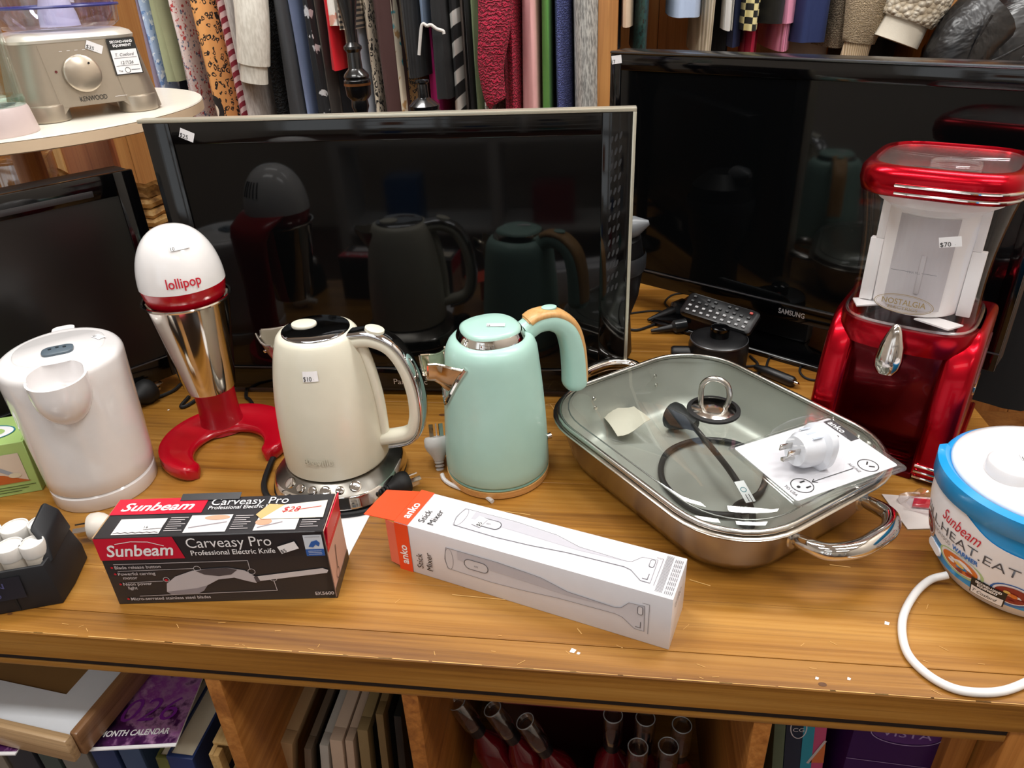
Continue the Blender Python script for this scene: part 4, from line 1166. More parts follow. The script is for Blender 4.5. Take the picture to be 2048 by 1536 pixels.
MB().loft([sring(.023, .026, 0, 2.6, 32), sring(.024, .0265, .004, 2.6, 32), sring(.024, .0265, .010, 2.6, 32), sring(.0195, .021, .014, 2.2, 32), sring(.019, .0205, .032, 2.2, 32), sring(.016, .0175, .037, 2.2, 32), sring(.0155, .017, .040, 2.2, 32)]).xf(ax_).build('adaptor_body', AD, ap)
for x in (-.0065, .0065):
    MB().box((x, .004, .048), (.0018, .007, .018)).xf(ax_).build('flat_pin', CHROME, ap, .0004)
MB().lathe([(.0028, .038), (.0028, .056), (.0, .058)], 12, (0, -.008)).xf(ax_).build('round_pin', CHROME, ap)
for x in (-.010, .0, .010):
    MB().box((x, .0205, .023), (.003, .001, .014)).xf(ax_).build('grip_rib', M('adaptor_shade', '#b9c3d0', .3), ap, .0004)
MB().loft([sring(.034, .044, .002, 3.2, 40, .006, -.026), sring(.033, .043, .024, 3.2, 40, .006, -.026), sring(.030, .040, .044, 3.0, 40, .006, -.026), sring(.024, .034, .053, 2.8, 40, .006, -.026), sring(.010, .016, .0555, 2.4, 40, .006, -.026)], False, True).build('blister', clear('blister_film', (.99, .99, .995, 1), -.12, .04, 1.15), ap, angle=80)

# ================================================================ food warmer
BLUE = M('sky_blue_plastic', '#0f96dc', .3, coat=.3)
WW = M('warmer_white', '#ecebee', .22, coat=.3)
fw = thing('food_warmer', 'round blue and white portable food warmer at the right edge of the table', 'food warmer', (.462, .686, 0))
MB().lathe([(.072, 0), (.078, .002), (.083, .010), (.088, .018), (.0, .018)], 64).build('base', WW, fw)
def fwr(z):
    t = (z - .018) / .107
    return .088 + .0125 * math.sin(min(1, t * 1.35) * math.pi / 2) - .003 * max(0, t - .7)
MB().lathe([(.0, .018)] + [(fwr(z), z) for z in [.018 + .107 * i / 14 for i in range(15)]] + [(.0975, .1285), (.092, .1295)], 72).build('blue_body', BLUE, fw, angle=60)
MB().lathe([(.0915, .1285), (.092, .1315), (.090, .1345), (.080, .1395), (.06, .1430), (.03, .1445), (.0, .1445)], 64).build('lid', WW, fw, angle=60)
lh = MB().loft([rrect(.052, .026, .024, .141, 8), rrect(.051, .025, .023, .153, 8), rrect(.048, .022, .021, .156, 8)])
LHX = Matrix.Translation((-.020, -.009, 0)) @ Matrix.Rotation(math.radians(10), 4, 'Z'); lh.xf(LHX); hd = lh.build('lid_handle', WW, fw, angle=60)
m = MB().loft([rrect(.044, .018, .017, .1562, 8), rrect(.043, .017, .017, .1570, 8)]); m.xf(LHX); m.build('handle_inlay', M('warmer_grey_white', '#e2e1e3', .4), hd)
a_c = math.radians(-8); 
sticker(fw, flat((-.030, -.010, .1572), (math.cos(a_c), math.sin(a_c), 0), (-math.sin(a_c), math.cos(a_c), 0)), .022, .012, '17', 0)
# raised clip at the back left of the rim
m = MB().lathe([(.1005, .108), (.1035, .110), (.1035, .130), (.098, .133), (.094, .130)], 72, cap0=False, cap1=False)
me = m.mesh(); bm = bmesh.new(); bm.from_mesh(me)
bmesh.ops.delete(bm, geom=[f for f in bm.faces if not (150 < (math.degrees(math.atan2(f.calc_center_median().y, f.calc_center_median().x)) % 360) < 330)], context='FACES')
bm.to_mesh(me); bm.free()
link_mesh('rim_band', me, BLUE, fw, thick=-.001, angle=60)
def fmap(a0, z0):
    def f(u, v, l=0.0):
        z = z0 + v; r = fwr(z) + .0008 + l; a = math.radians(a0) + u / .1
        return Vector((r * math.cos(a), r * math.sin(a), z))
    return f
p = Print(fmap(205, .0))
LBL = M('label_white', '#eeecef', .3)
N_ = 40
up = [(-.095 + .26 * i / N_) for i in range(N_ + 1)]
def ytop(u): return .112 - .022 * (1 / (1 + math.exp(-(u - .010) * 90))) - .008 * max(0, u - .03) * 10 * .2
def ybot(u): return .050 if u < -.06 else .050 - .016 * min(1, (u + .06) / .12)
vs = [(u, ybot(u)) for u in up] + [(u, (ybot(u) + ytop(u)) / 2) for u in up] + [(u, ytop(u)) for u in up]
w_ = N_ + 1
p._put(vs, [(r * w_ + i, r * w_ + i + 1, (r + 1) * w_ + i + 1, (r + 1) * w_ + i) for r in range(2) for i in range(N_)], LBL, 0)
BLUE_INK = M('blue_ink', '#2c6fbe', .4)
CHAR = M('charcoal_ink', '#4a4a50', .5)
p.text('Sunbeam', -.030, .082, .020, RED_INK, shear=.35, width=.050, rot=-.06)
p.text('FILL.HEAT.EAT', -.068, .066, .0165, CHAR, width=.128, bold=-.0001, rot=-.03)
p.text('LUNCH FOOD', -.046, .0565, .0075, GREY_INK, width=.034, rot=-.03)
p.text('WARMER', -.009, .0555, .0082, BLUE_INK, width=.032, bold=.0003, rot=-.03)
def dish(cx, cy, a, b, rim, food, spots):
    p.ell(cx, cy, a, b, rim, .0002); p.ell(cx, cy + .001, a * .88, b * .85, LBL, .0004); p.ell(cx, cy + .0005, a * .78, b * .72, food, .0006)
    for i in range(7):
        t = i * 2.4; r = .45 * (i % 3) / 2 + .1
        p.ell(cx + a * r * math.cos(t), cy + b * r * math.sin(t), a * .16, b * .14, spots[i % len(spots)], .0008, 10)
ORG = M('food_orange', '#d9772f', .5); DRD = M('food_red', '#8f2f25', .5); GRN = M('food_green', '#8fae58', .5); YEL = M('food_yellow', '#e9c46a', .5); DKG = M('food_dark', '#3d3a34', .5)
PGR = M('pale_green_rim', '#b7cf95', .5); PBL = M('blue_rim', '#3d6fb5', .5); PPK = M('peach_rim', '#d8a98a', .5)
dish(-.060, .052, .018, .017, PPK, DRD, [ORG, DKG, LBL, GRN])
dish(.002, .040, .030, .014, PGR, ORG, [YEL, LBL, DRD])
dish(.060, .036, .022, .016, PBL, DRD, [ORG, YEL, DRD])
p.text('I / O', -.048, .0355, .005, WHITE, rot=-.2)
p.build('wrap_label', fw, True)
p = Print(fmap(205, .0))
p.rect(.0195, .004 + .011, .056, .038, INK, .0012, 8)
p.rect(.021, .016, .0545, .0265, WHITE, .0016, 8)
p.text('SECOND-HAND', .0245, .0335, .0045, WHITE, width=.027, bold=.0002, l=.0020)
p.text('EQUIPMENT', .027, .0292, .0045, WHITE, width=.021, bold=.0002, l=.0020)
p.text('T Cosford', .023, .019, .0065, INK, width=.026, shear=.35, l=.0022)
p.build('second_hand_label', fw, True)
sw = MB().loft([rrect(.014, .0055, .005, 0, 4), rrect(.0135, .005, .005, .002, 4)])
a_ = math.radians(205 - 24)
sw.xf(Matrix.Translation((fwr(.030) * math.cos(a_), fwr(.030) * math.sin(a_), .030)) @ Matrix.Rotation(a_, 4, 'Z') @ Matrix.Rotation(math.pi / 2, 4, 'Y') @ Matrix.Rotation(math.pi / 2, 4, 'Z'))
sw.build('switch', WW, fw)
cd = [at_z(1895, 1150, .012), at_z(1860, 1160, .006), at_z(1828, 1190, .0042), at_z(1805, 1240, .0042), at_z(1812, 1300, .0042), at_z(1850, 1345, .0042), at_z(1905, 1376, .0042), at_z(1965, 1385, .0042), at_z(2020, 1378, .0042), at_z(2075, 1350, .0042), at_z(2120, 1300, .0042)]
ofs = Vector((.462, .686, 0))
MB().tube(spline([q - ofs for q in cd], 8), .0042, 12).build('power_cord', M('cord_white', '#e6e4e2', .35), fw)

# ================================================================ electric knife box
BK = M('box_black', '#26262a', .32, coat=.15)
BRD = M('box_red', '#cc1233', .3, coat=.15)
CARD = M('raw_card', '#a78a68', .75)
kb = thing('knife_box', 'worn black and red cardboard box of an electric carving knife', 'box', (-.4205, .5985, 0), math.radians(7))
KW, KD, KH = .252, .066, .097
MB().bb(-KW / 2, KW / 2 - .004, -KD / 2, KD / 2, 0, KH).build('carton', BK, kb, .0008, 1)
# open right end: red side flap standing up, card edges
MB().bb(KW / 2 - .0038, KW / 2 - .0028, -KD / 2, KD / 2, .002, KH - .001).build('end_panel', M('box_pink_print', '#c8a090', .4), kb)
m = MB().bb(0, .0012, -KD / 2 + .002, KD / 2 - .004, 0, .026); m.xf(Matrix.Translation((KW / 2 - .003, 0, KH - .022)) @ Matrix.Rotation(math.radians(7), 4, 'Y')); m.build('end_flap', BRD, kb)
MB().bb(KW / 2 - .012, KW / 2 - .003, -KD / 2, -KD / 2 + .0012, .0, KH).build('card_edge', BK, kb)
MB().bb(-KW / 2 - .0006, -KW / 2 + .001, -KD / 2, KD / 2, KH - .002, KH + .0004).build('worn_edge', CARD, kb)
m = MB().bb(-.034, .034, 0, .010, 0, .0008); m.xf(Matrix.Translation((-.02, KD / 2 - .006, KH + .0005)) @ Matrix.Rotation(math.radians(12), 4, 'X')); m.build('top_flap', BK, kb)
KF = flat((-KW / 2, -KD / 2, 0), (1, 0, 0), (0, 0, 1), .0005)
p = Print(KF)
p.rect(.0, KH - .031, .086, KH - .0005, BRD); p.poly([(.086, KH - .031), (.093, KH - .031), (.086, KH - .0005)], BRD)
p.text('Sunbeam', .009, KH - .0255, .0225, WHITE, shear=.3, width=.074, bold=.0004)
p.line([(.022, KH - .0085), (.040, KH - .0055), (.058, KH - .0065), (.074, KH - .0125)], .0009, WHITE)
p.text('Carveasy Pro', .099, KH - .0165, .0195, WHITE, width=.092)
p.text('Professional Electric Knife', .101, KH - .0270, .0098, WHITE, width=.092, bold=.0001)
p.rect(.226, KH - .033, .246, KH - .004, M('badge_pale', '#d3dbe6', .4)); p.rect(.226, KH - .033, .246, KH - .0235, M('badge_blue', '#2b5fae', .4), .0003)
p.poly([(.230, KH - .020), (.234, KH - .013), (.240, KH - .011), (.243, KH - .015), (.241, KH - .020), (.238, KH - .017), (.235, KH - .021)], M('badge_blue'), .0004)
for i in range(3): p.line([(.229, KH - .026 - i * .0022), (.243, KH - .026 - i * .0022)], .0005, WHITE, .0006)
p.line([(.228, KH - .0065), (.244, KH - .0065)], .0005, GREY_INK, .0004)
SILV = M('print_silver', '#bdb6b9', .35); SILD = M('print_silver_dark', '#8d868c', .35); HAND = M('print_handle', '#4c464a', .4)
p.poly([(.060, .018), (.063, .030), (.075, .040), (.096, .048), (.112, .050), (.135, .051), (.154, .046), (.166, .034), (.163, .027), (.152, .031), (.140, .036), (.122, .034), (.108, .026), (.102, .018), (.095, .014), (.064, .014)], SILV, .0003)
p.poly([(.060, .018), (.095, .022), (.108, .026), (.102, .018), (.095, .014), (.064, .014)], SILD, .0004)
p.poly([(.100, .0475), (.112, .050), (.135, .051), (.146, .0475), (.138, .041), (.124, .039), (.108, .042)], HAND, .0005)
p.poly([(.168, .030), (.250 - .006, .039), (.246, .043), (.240, .046), (.166, .037)], M('print_blade', '#cfc9ca', .3), .0004)
p.poly([(.163, .029), (.168, .029), (.166, .038), (.162, .036)], HAND, .0005)
LN = M('print_line', '#c9c2c4', .5)
p.line([(.012, KH - .037), (.160, KH - .037), (.160, .047)], .0007, LN); p.ring(.161, .044, .0042, .0042, .0006, LN)
p.line([(.014, .050), (.098, .051)], .0006, LN); p.ring(.102, .0505, .004, .004, .0006, LN)
p.line([(.020, .033), (.060, .034)], .0006, LN); p.ring(.064, .036, .0035, .0035, .0006, LN); p.ell(.064, .0355, .0018, .0018, RED_INK, .0006)
p.line([(.028, .0125), (.184, .0150), (.183, .030)], .0007, LN); p.ring(.183, .033, .0042, .0042, .0006, LN)
for y, ss in ((.0535, ('Blade release button',)), (.044, ('Powerful carving', 'motor')), (.029, ('Neon power', 'light')), (.0065, ('Micro-serrated stainless steel blades',))):
    x = .012 + (.0535 - y) * .10
    p.ell(x - .003, y + .0022, .0014, .0014, RED_INK, .0004)
    for i, s in enumerate(ss): p.text(s, x + (.004 if i else 0), y - i * .0058, .0062, LN, bold=.00005)
p.text('EK5600', .226, .0065, .0068, LN, bold=.0001)
p.build('printed_front', kb)
sticker(kb, flat((-KW / 2 + .208, -KD / 2 - .001, KH - .0195), (1, 0, 0), (0, 0, 1)), .021, .0105, '$5', math.radians(19))
KT = flat((-KW / 2, -KD / 2, KH), (1, 0, 0), (0, 1, 0), .0006)
p = Print(KT)
p.rect(.0, KD - .028, .104, KD, BRD)
p.text('Sunbeam', .010, KD - .022, .020, WHITE, shear=.3, width=.082, bold=.0004)
p.text('Carveasy Pro', .110, KD - .016, .017, WHITE, width=.088)
p.text('Professional Electric Knife', .110, KD - .0235, .0088, WHITE, width=.080)
PH = M('photo_white', '#d8d4d4', .4); SKIN = M('photo_skin', '#d29c80', .5)
p.rect(.018, .004, .070, .030, PH, .0001); p.line([(.020 + i * .004, .006 + (.0012 if i % 2 else 0)) for i in range(13)], .0012, HAND)
p.rect(.096, .004, .142, .033, PH, .0001); p.ell(.126, .028, .014, .004, SKIN, .0004); p.line([(.1, .012), (.138, .020)], .002, SILD)
p.rect(.172, .004, .218, .030, PH, .0001); p.ell(.180, .018, .009, .0055, SKIN, .0004); p.line([(.176, .009), (.200, .017)], .002, SILD)
for x0 in (.074, .146, .222):
    for i in range(7): p.line([(x0, .030 - i * .0036), (x0 + .019 - (i % 3) * .003, .030 - i * .0036)], .0009, LN)
p.build('printed_top', kb)
p = Print(KT)
p.poly([(.176, .022), (.196, .046), (.243, .052), (.244, .022)], M('old_label', '#efe6d2', .6), .0010)
p.poly([(.168, .030), (.176, .022), (.196, .046), (.178, .048)], M('label_stain', '#cfae74', .6), .0011)
p.text('$28', .196, .033, .0125, RED_INK, shear=.3, l=.0016); p.line([(.212, .036), (.238, .041)], .0009, RED_INK, .0016)
p.build('old_price_label', kb)
sticker(kb, lambda u, v, l=0.0: KT(.060 + u, .016 + v, l + .001), .020, .009, '16', math.radians(4))
p = Print(flat((KW / 2 - .0026, -KD / 2, 0), (0, 1, 0), (0, 0, 1), .0004))
p.rect(0, KH - .03, KD, KH - .0005, BRD); p.text('Sunbeam', .006, KH - .022, .016, WHITE, shear=.3, width=.05, bold=.0003)
p.line([(.02, .03), (.026, .055)], .002, HAND); p.ring(.018, .022, .006, .007, .001, HAND); p.rect(0, 0, KD, .014, BK)
p.build('printed_end', kb)
# white sheet below, and the white plug behind the box
c_ = [at_z(600, 1060), at_z(690, 1128), at_z(750, 1012), at_z(700, 985)]
tag(MB().loft([[(p_.x, p_.y, .0003) for p_ in c_], [(p_.x, p_.y, .0013) for p_ in c_]]).build('paper_sheet', WHITE), 'white sheet of paper under the cream kettle base beside the knife box', 'paper')
b = at_z(180, 1055, .0185)
au_plug('white plug lying between the curler pouch and the knife box', (b.x, b.y, .0185), math.radians(20), M('warm_white_plug', '#e3dcd2', .35), s=.95)

# ================================================================ stick mixer box
MW = M('mixer_box_white', '#dfdee3', .35, coat=.2)
ORA = M('box_orange', '#ef4a1e', .4)
mb = thing('mixer_box', 'long white stick mixer box with an open orange end flap', 'box', (-.0725, .616, 0), math.radians(-17.3))
ML, MD, MH = .3195, .0625, .070
MB().bb(-ML / 2, ML / 2, -MD / 2, MD / 2, 0, MH).build('carton', MW, mb, .0009, 2)
m = MB().bb(-.046, 0, -MD / 2 + .001, MD / 2 - .004, 0, .0008); m.xf(Matrix.Translation((-ML / 2, 0, MH)) @ Matrix.Rotation(math.radians(-9), 4, 'Y')); 
m.v = [(x, y * (1 if x > -ML / 2 - .02 else .86) , z) for x, y, z in m.v]
m.build('top_flap', ORA, mb)
m = MB().bb(-.014, 0, -.0004, .0004, .004, MH - .003); m.xf(Matrix.Translation((-ML / 2, -MD / 2 + .0006, 0)) @ Matrix.Rotation(math.radians(-10), 4, 'Z')); m.build('side_flap', M('box_orange_pale', '#e8745a', .45), mb)
MF = flat((-ML / 2, -MD / 2, 0), (1, 0, 0), (0, 0, 1), .0006)
MT = flat((-ML / 2, -MD / 2, MH), (1, 0, 0), (0, 1, 0), .0006)
OUTL = M('print_outline', '#85848c', .45); LG1 = M('print_grey_1', '#cfced5', .4); LG2 = M('print_grey_2', '#bcbbc4', .4); LG3 = M('print_grey_3', '#d0cfd5', .4)
def mixer_print(fm, Hh, name):
    p = Print(fm)
    p.rect(.0, .0, .018, Hh, ORA)
    p.text('anko', .0135, Hh * .16, .0145, WHITE, rot=math.pi / 2, bold=.0003)
    p.text('Stick', .033, Hh * .16, .0115, INK, rot=math.pi / 2); p.text('Mixer', .0455, Hh * .16, .0115, INK, rot=math.pi / 2)
    y = Hh * .52
    body = [(.066, y - .013), (.063, y), (.066, y + .0175), (.075, y + .0175), (.13, y + .0175), (.18, y + .0135), (.21, y + .0045), (.262, y + .002), (.268, y + .004), (.276, y + .014), (.292, y + .0155), (.293, y - .0195), (.283, y - .0195), (.270, y - .0085), (.262, y - .0065), (.20, y - .0085), (.16, y - .0125), (.12, y - .0145)]
    p.poly([(a, b) for a, b in reversed(body)], LG1, .0001)
    p.poly([(.08, y + .004), (.08, y + .0165), (.13, y + .0165), (.178, y + .0125), (.21, y + .0040), (.262, y + .0015), (.21, y - .001), (.14, y + .002)], LG2, .0003)
    p.line(body, .0005, OUTL, .0004, True)
    p.ring(.069, y + .002, .0052, .0155, .0005, OUTL, .0004)
    p.ell(.069, y + .002, .0046, .0148, LG3, .0002)
    rp = [(q[0], q[1]) for q in rrect(.0145, .0068, .0065, 0, 6, .103, y + .003)]
    p.poly(rp, LG3, .0005); p.line(rp, .0009, M('print_button_line', '#68676e', .4), .0007, True)
    p.text('on', .1005, y + .001, .005, OUTL, l=.0008)
    p.line([(.297, y - .0215), (.297, y + .0190)], .0006, OUTL, .0004); p.line([(.290, y + .0190), (.297, y + .0190)], .0006, OUTL, .0004)
    rp = [(q[0], q[1]) for q in rrect(.0025, .0055, .002, 0, 4, .288, y + .008)]
    p.poly(rp, MW, .0006); p.line(rp, .0006, M('print_button_line'), .0008, True)
    p.line([(.284, y - .016), (.289, y - .016), (.289, y - .008)], .0008, M('print_button_line'), .0006)
    if name == 'printed_top':
        for i in range(7): p.line([(.300 + i * .0011, .004), (.300 + i * .0011, Hh - .004)], .0005, GREY_INK, .0004)
        for i in range(5):
            for j in range(8): p.line([(.3095 + i * .0018, .004 + j * .0067), (.3095 + i * .0018, .0085 + j * .0067)], .0008, GREY_INK, .0004)
    p.build(name, mb)
mixer_print(MF, MH, 'printed_front'); mixer_print(MT, MD, 'printed_top')
sticker(mb, lambda u, v, l=0.0: MT(.092 + u, .034 + v, l + .0012), .016, .0115, '$5', math.radians(80))
p = Print(flat((ML / 2, -MD / 2, 0), (0, 1, 0), (0, 0, 1), .0005))
p.text('anko', .01, MH - .02, .014, OUTL); p.line([(.01, .01), (.03, .04)], .0006, OUTL); p.build('printed_end', mb)

# ================================================================ curler pouch and green box at the left edge
FB = M('black_nylon', '#121318', .6, grain=.2, gscale=300)
rp_ = thing('curler_pouch', 'black fabric pouch holding white lidded hair curlers at the left edge', 'pouch', (-.716, .5605, 0), math.radians(20))
m = MB()
out = [[(-.16, -.050), (.097, -.050), (.102, -.02), (.104, .026), (.095, .036), (-.16, .038)], [(-.16, -.047), (.092, -.047), (.097, -.02), (.098, .022), (.090, .030), (-.16, .032)]]
inn = [(-.155, -.043), (.088, -.043), (.093, -.018), (.094, .020), (.086, .026), (-.155, .028)]
m.loft([[(x, y, 0) for x, y in out[0]], [(x, y, .022) for x, y in out[0]], [(x, y, .056) for x, y in out[1]], [(x, y, .056) for x, y in inn], [(x, y, .006) for x, y in inn]])
m.build('pouch_wall', FB, rp_, .0015, 2)
MB().loft([[(.088, -.040, .050), (.098, -.036, .050), (.101, .026, .050), (.092, .026, .050)], [(.085, -.024, .072), (.093, -.022, .072), (.097, .024, .080), (.088, .024, .080)], [(.076, -.014, .082), (.080, -.012, .086), (.086, .022, .094), (.080, .022, .090)]]).build('end_flap', FB, rp_, .003, 2)
p = Print(flat((-.062, -.0500, .030), (1, 0, 0), (0, .09, 1), .0012))
p.rect(.0, -.010, .128, .019, M('dark_window', '#23242c', .3), 0)
VI = M('violet_ink', '#50507c', .4)
p.text('REMINGTON', .006, .006, .0105, VI, width=.104, space=1.2, l=.0006); p.text('ROLLERS SET 10', .02, -.006, .008, VI, width=.084, l=.0006)
p.build('printed_window', rp_)
MB().bb(.052, .054, -.0512, -.0500, .002, .030).build('seam', M('seam_black', '#08080a', .7), rp_)
RW = M('curler_white', '#e6e3de', .3)
for lab, px, py, r in (('far row next to the black end flap', 80, 1043, .0140), ('far row second from the black end flap', 28, 1052, .0150), ('near row next to the black end flap', 62, 1084, .0130), ('near row second from the black end flap', 17, 1090, .0145), ('far row at the edge of the photo', -26, 1062, .0145), ('near row at the edge of the photo', -30, 1096, .0140)):
    w = at_z(px, py, .075)
    t = thing('hair_curler', 'white lidded hair curler in the black pouch, %s' % lab, 'hair curler', (w.x, w.y, .007), 0, 'white hair curlers in the pouch')
    MB().lathe([(r * .92, 0), (r * .92, .056)], 28).build('barrel', M('curler_beige', '#d9cfc2', .4), t)
    MB().lathe([(r * .95, .052), (r, .054), (r, .066), (r * .96, .068), (r * .86, .068), (r * .84, .0665), (.0, .0665)], 28).build('cap', RW, t)
gb = thing('green_box', 'pale green kitchen gadget box with a picture on its front at the left edge', 'box', (-.850, .766, 0), math.radians(22))
GBM = M('box_leaf_green', '#a9c878', .45)
MB().bb(-.075, .058, -.045, .036, 0, .082).build('carton', GBM, gb, .0008, 1)
m = MB().bb(0, .030, -.04, .036, 0, .0008); m.xf(Matrix.Translation((.055, 0, .083)) @ Matrix.Rotation(math.radians(38), 4, 'Y')); m.build('end_flap', GBM, gb)
p = Print(flat((-.075, -.045, 0), (1, 0, 0), (0, 0, 1)))
p.rect(.01, .020, .122, .066, M('box_photo', '#d8c9b8', .5), .0001); p.poly([(.01, .020), (.125, .020), (.095, .034), (.05, .044), (.01, .04)], M('box_carrot', '#b9602a', .5), .0003)
p.line([(.065, .066), (.105, .034)], .006, M('gadget_grey', '#9aa2ae', .4), .0005); p.ell(.108, .032, .008, .004, M('gadget_cream', '#d8d0b8', .4), .0006)
for i in range(3): p.line([(.012, .014 - i * .004), (.128 - i * .01, .014 - i * .004)], .0012, M('olive_ink', '#46552a', .5))
p.build('printed_front', gb)
p = Print(flat((-.075, -.045, .082), (1, 0, 0), (0, 1, 0)))
p.ell(.075, .035, .04, .022, WHITE, .0002); p.ring(.075, .035, .04, .022, .002, M('teal_ink'), .0004); p.ell(.08, .035, .022, .012, GBM, .0004); p.build('printed_top', gb)

# ================================================================ garments on the rails
def fab(name, kind, c1, c2='#000000', c3=None, scale=1.0, rough=.85, ang=0.0):
    if name in MATS: return MATS[name]
    k = NT(name)
    v = k.coord((1, 1, 1), (0, ang, 0))
    vy = k.coord((1, .5, 1), (0, ang, 0))
    h = None
    if kind == 'plain':
        c = k.mix(k.noise(v, 18 * scale, 3), tuple(x * .82 for x in lin(c1)[:3]) + (1,), c1)
        h = k.noise(v, 420, 2)
    elif kind == 'heather':
        n = k.noise(k.coord((1, 1, .25)), 330 * scale, 2)
        c = k.ramp(n, [(.38, c2), (.62, c1)]); h = n
    elif kind == 'floral':
        w = k.n('ShaderNodeTexVoronoi', i_Vector=v, i_Scale=85 * scale)
        w2 = k.noise(v, 60 * scale, 2)
        c = k.ramp(w.outputs['Color'], [(.0, c1), (.42, c2), (.62, c3 or c1), (.8, c1)], 'CONSTANT')
        c = k.mix(k.ramp(w2, [(.45, (0, 0, 0, 1)), (.5, (1, 1, 1, 1))]), c, c1)
    elif kind == 'leopard':
        vd = k.n('ShaderNodeVectorMath', operation='MULTIPLY_ADD')
        k.put(vd.inputs[0], k.n('ShaderNodeTexNoise', i_Vector=v, i_Scale=60.0 * scale).outputs['Color']); vd.inputs[1].default_value = (.02 / scale,) * 3; k.put(vd.inputs[2], k.coord((1, 1, .8)))
        w = k.n('ShaderNodeTexVoronoi', i_Vector=vd.outputs[0], i_Scale=95 * scale)
        r = k.ramp(w.outputs['Distance'], [(.0, (0, 0, 0, 1)), (.20, (0, 0, 0, 1)), (.22, (1, 1, 1, 1)), (.40, (1, 1, 1, 1)), (.44, (0, 0, 0, 1))])
        c = k.mix(r, c1, c2)
        if c3:
            big = k.n('ShaderNodeTexVoronoi', i_Vector=k.coord((1, 1, .6)), i_Scale=17 * scale)
            rr = k.ramp(big.outputs['Distance'], [(.0, lin('#d9c8b4')), (.16, lin('#d9c8b4')), (.18, lin(c2)), (.33, lin(c2)), (.35, (1, 1, 1, 1))], 'CONSTANT')
            m = k.ramp(big.outputs['Distance'], [(.0, (1, 1, 1, 1)), (.33, (1, 1, 1, 1)), (.35, (0, 0, 0, 1))], 'CONSTANT')
            c = k.mix(m, c, rr)
    elif kind in ('stripe', 'vstripe', 'diag'):
        rot = {'stripe': (0, 0, 0), 'vstripe': (0, math.pi / 2, 0), 'diag': (0, math.radians(38), 0)}[kind]
        w = k.n('ShaderNodeTexWave', i_Vector=k.coord((1, 0, 1), rot), i_Scale=12 * scale, i_Distortion=.6, i_Detail=1.0)
        w.bands_direction = 'Z'
        c = k.ramp(w.outputs[0], [(.0, c1), (.46, c1), (.54, c2)])
    elif kind == 'check':
        w = k.n('ShaderNodeTexChecker', i_Vector=k.coord((1, 0, 1), (0, ang, 0)), i_Color1=lin(c1), i_Color2=lin(c2), i_Scale=85 * scale)
        c = w.outputs[0]
    elif kind == 'gingham':
        a = k.n('ShaderNodeTexWave', i_Vector=k.coord((1, 0, 1)), i_Scale=30 * scale); a.bands_direction = 'X'
        b = k.n('ShaderNodeTexWave', i_Vector=k.coord((1, 0, 1)), i_Scale=30 * scale); b.bands_direction = 'Z'
        s = k.math('ADD', k.ramp(a.outputs[0], [(.45, (0, 0, 0, 1)), (.55, (.5, .5, .5, 1))]), k.ramp(b.outputs[0], [(.45, (0, 0, 0, 1)), (.55, (.5, .5, .5, 1))]))
        c = k.ramp(s, [(.0, c1), (.5, c3 or c2), (1.0, c2)])
    elif kind == 'knit':
        w = k.n('ShaderNodeTexWave', i_Vector=v, i_Scale=42 * scale, i_Distortion=9.0, i_Detail=2.0); w.inputs['Detail Scale'].default_value = 3.0; w.bands_direction = 'Z'
        c = k.ramp(w.outputs[0], [(.15, c2), (.75, c1)]); h = w.outputs[0]
        k.bump(h, .9, .006)
    elif kind == 'rib':
        w = k.n('ShaderNodeTexWave', i_Vector=v, i_Scale=60 * scale, i_Distortion=.5); w.bands_direction = 'X' if ang == 0 else 'Z'
        c = k.ramp(w.outputs[0], [(.1, c2), (.7, c1)]); h = w.outputs[0]
        k.bump(h, .6, .003)
    elif kind == 'sherpa':
        w = k.n('ShaderNodeTexVoronoi', i_Vector=v, i_Scale=120 * scale)
        c = k.ramp(w.outputs['Distance'], [(.1, c1), (.8, c2)]); h = k.math('SUBTRACT', 1.0, w.outputs['Distance'])
        k.bump(h, .9, .006)
    elif kind == 'leather':
        n = k.noise(v, 9, 4, .6, .6)
        c = k.mix(n, '#08080a', '#17171a'); k.bump(n, .55, .02); k.set(Specular_IOR_Level=.6)
    k.base(c)
    k.set(Roughness=rough)
    if kind not in ('leather', 'satin'): k.set(Sheen_Weight=.04)
    if h is not None and kind in ('plain', 'heather'): k.bump(h, .25, .001)
    MATS[name] = k.m
    return k.m

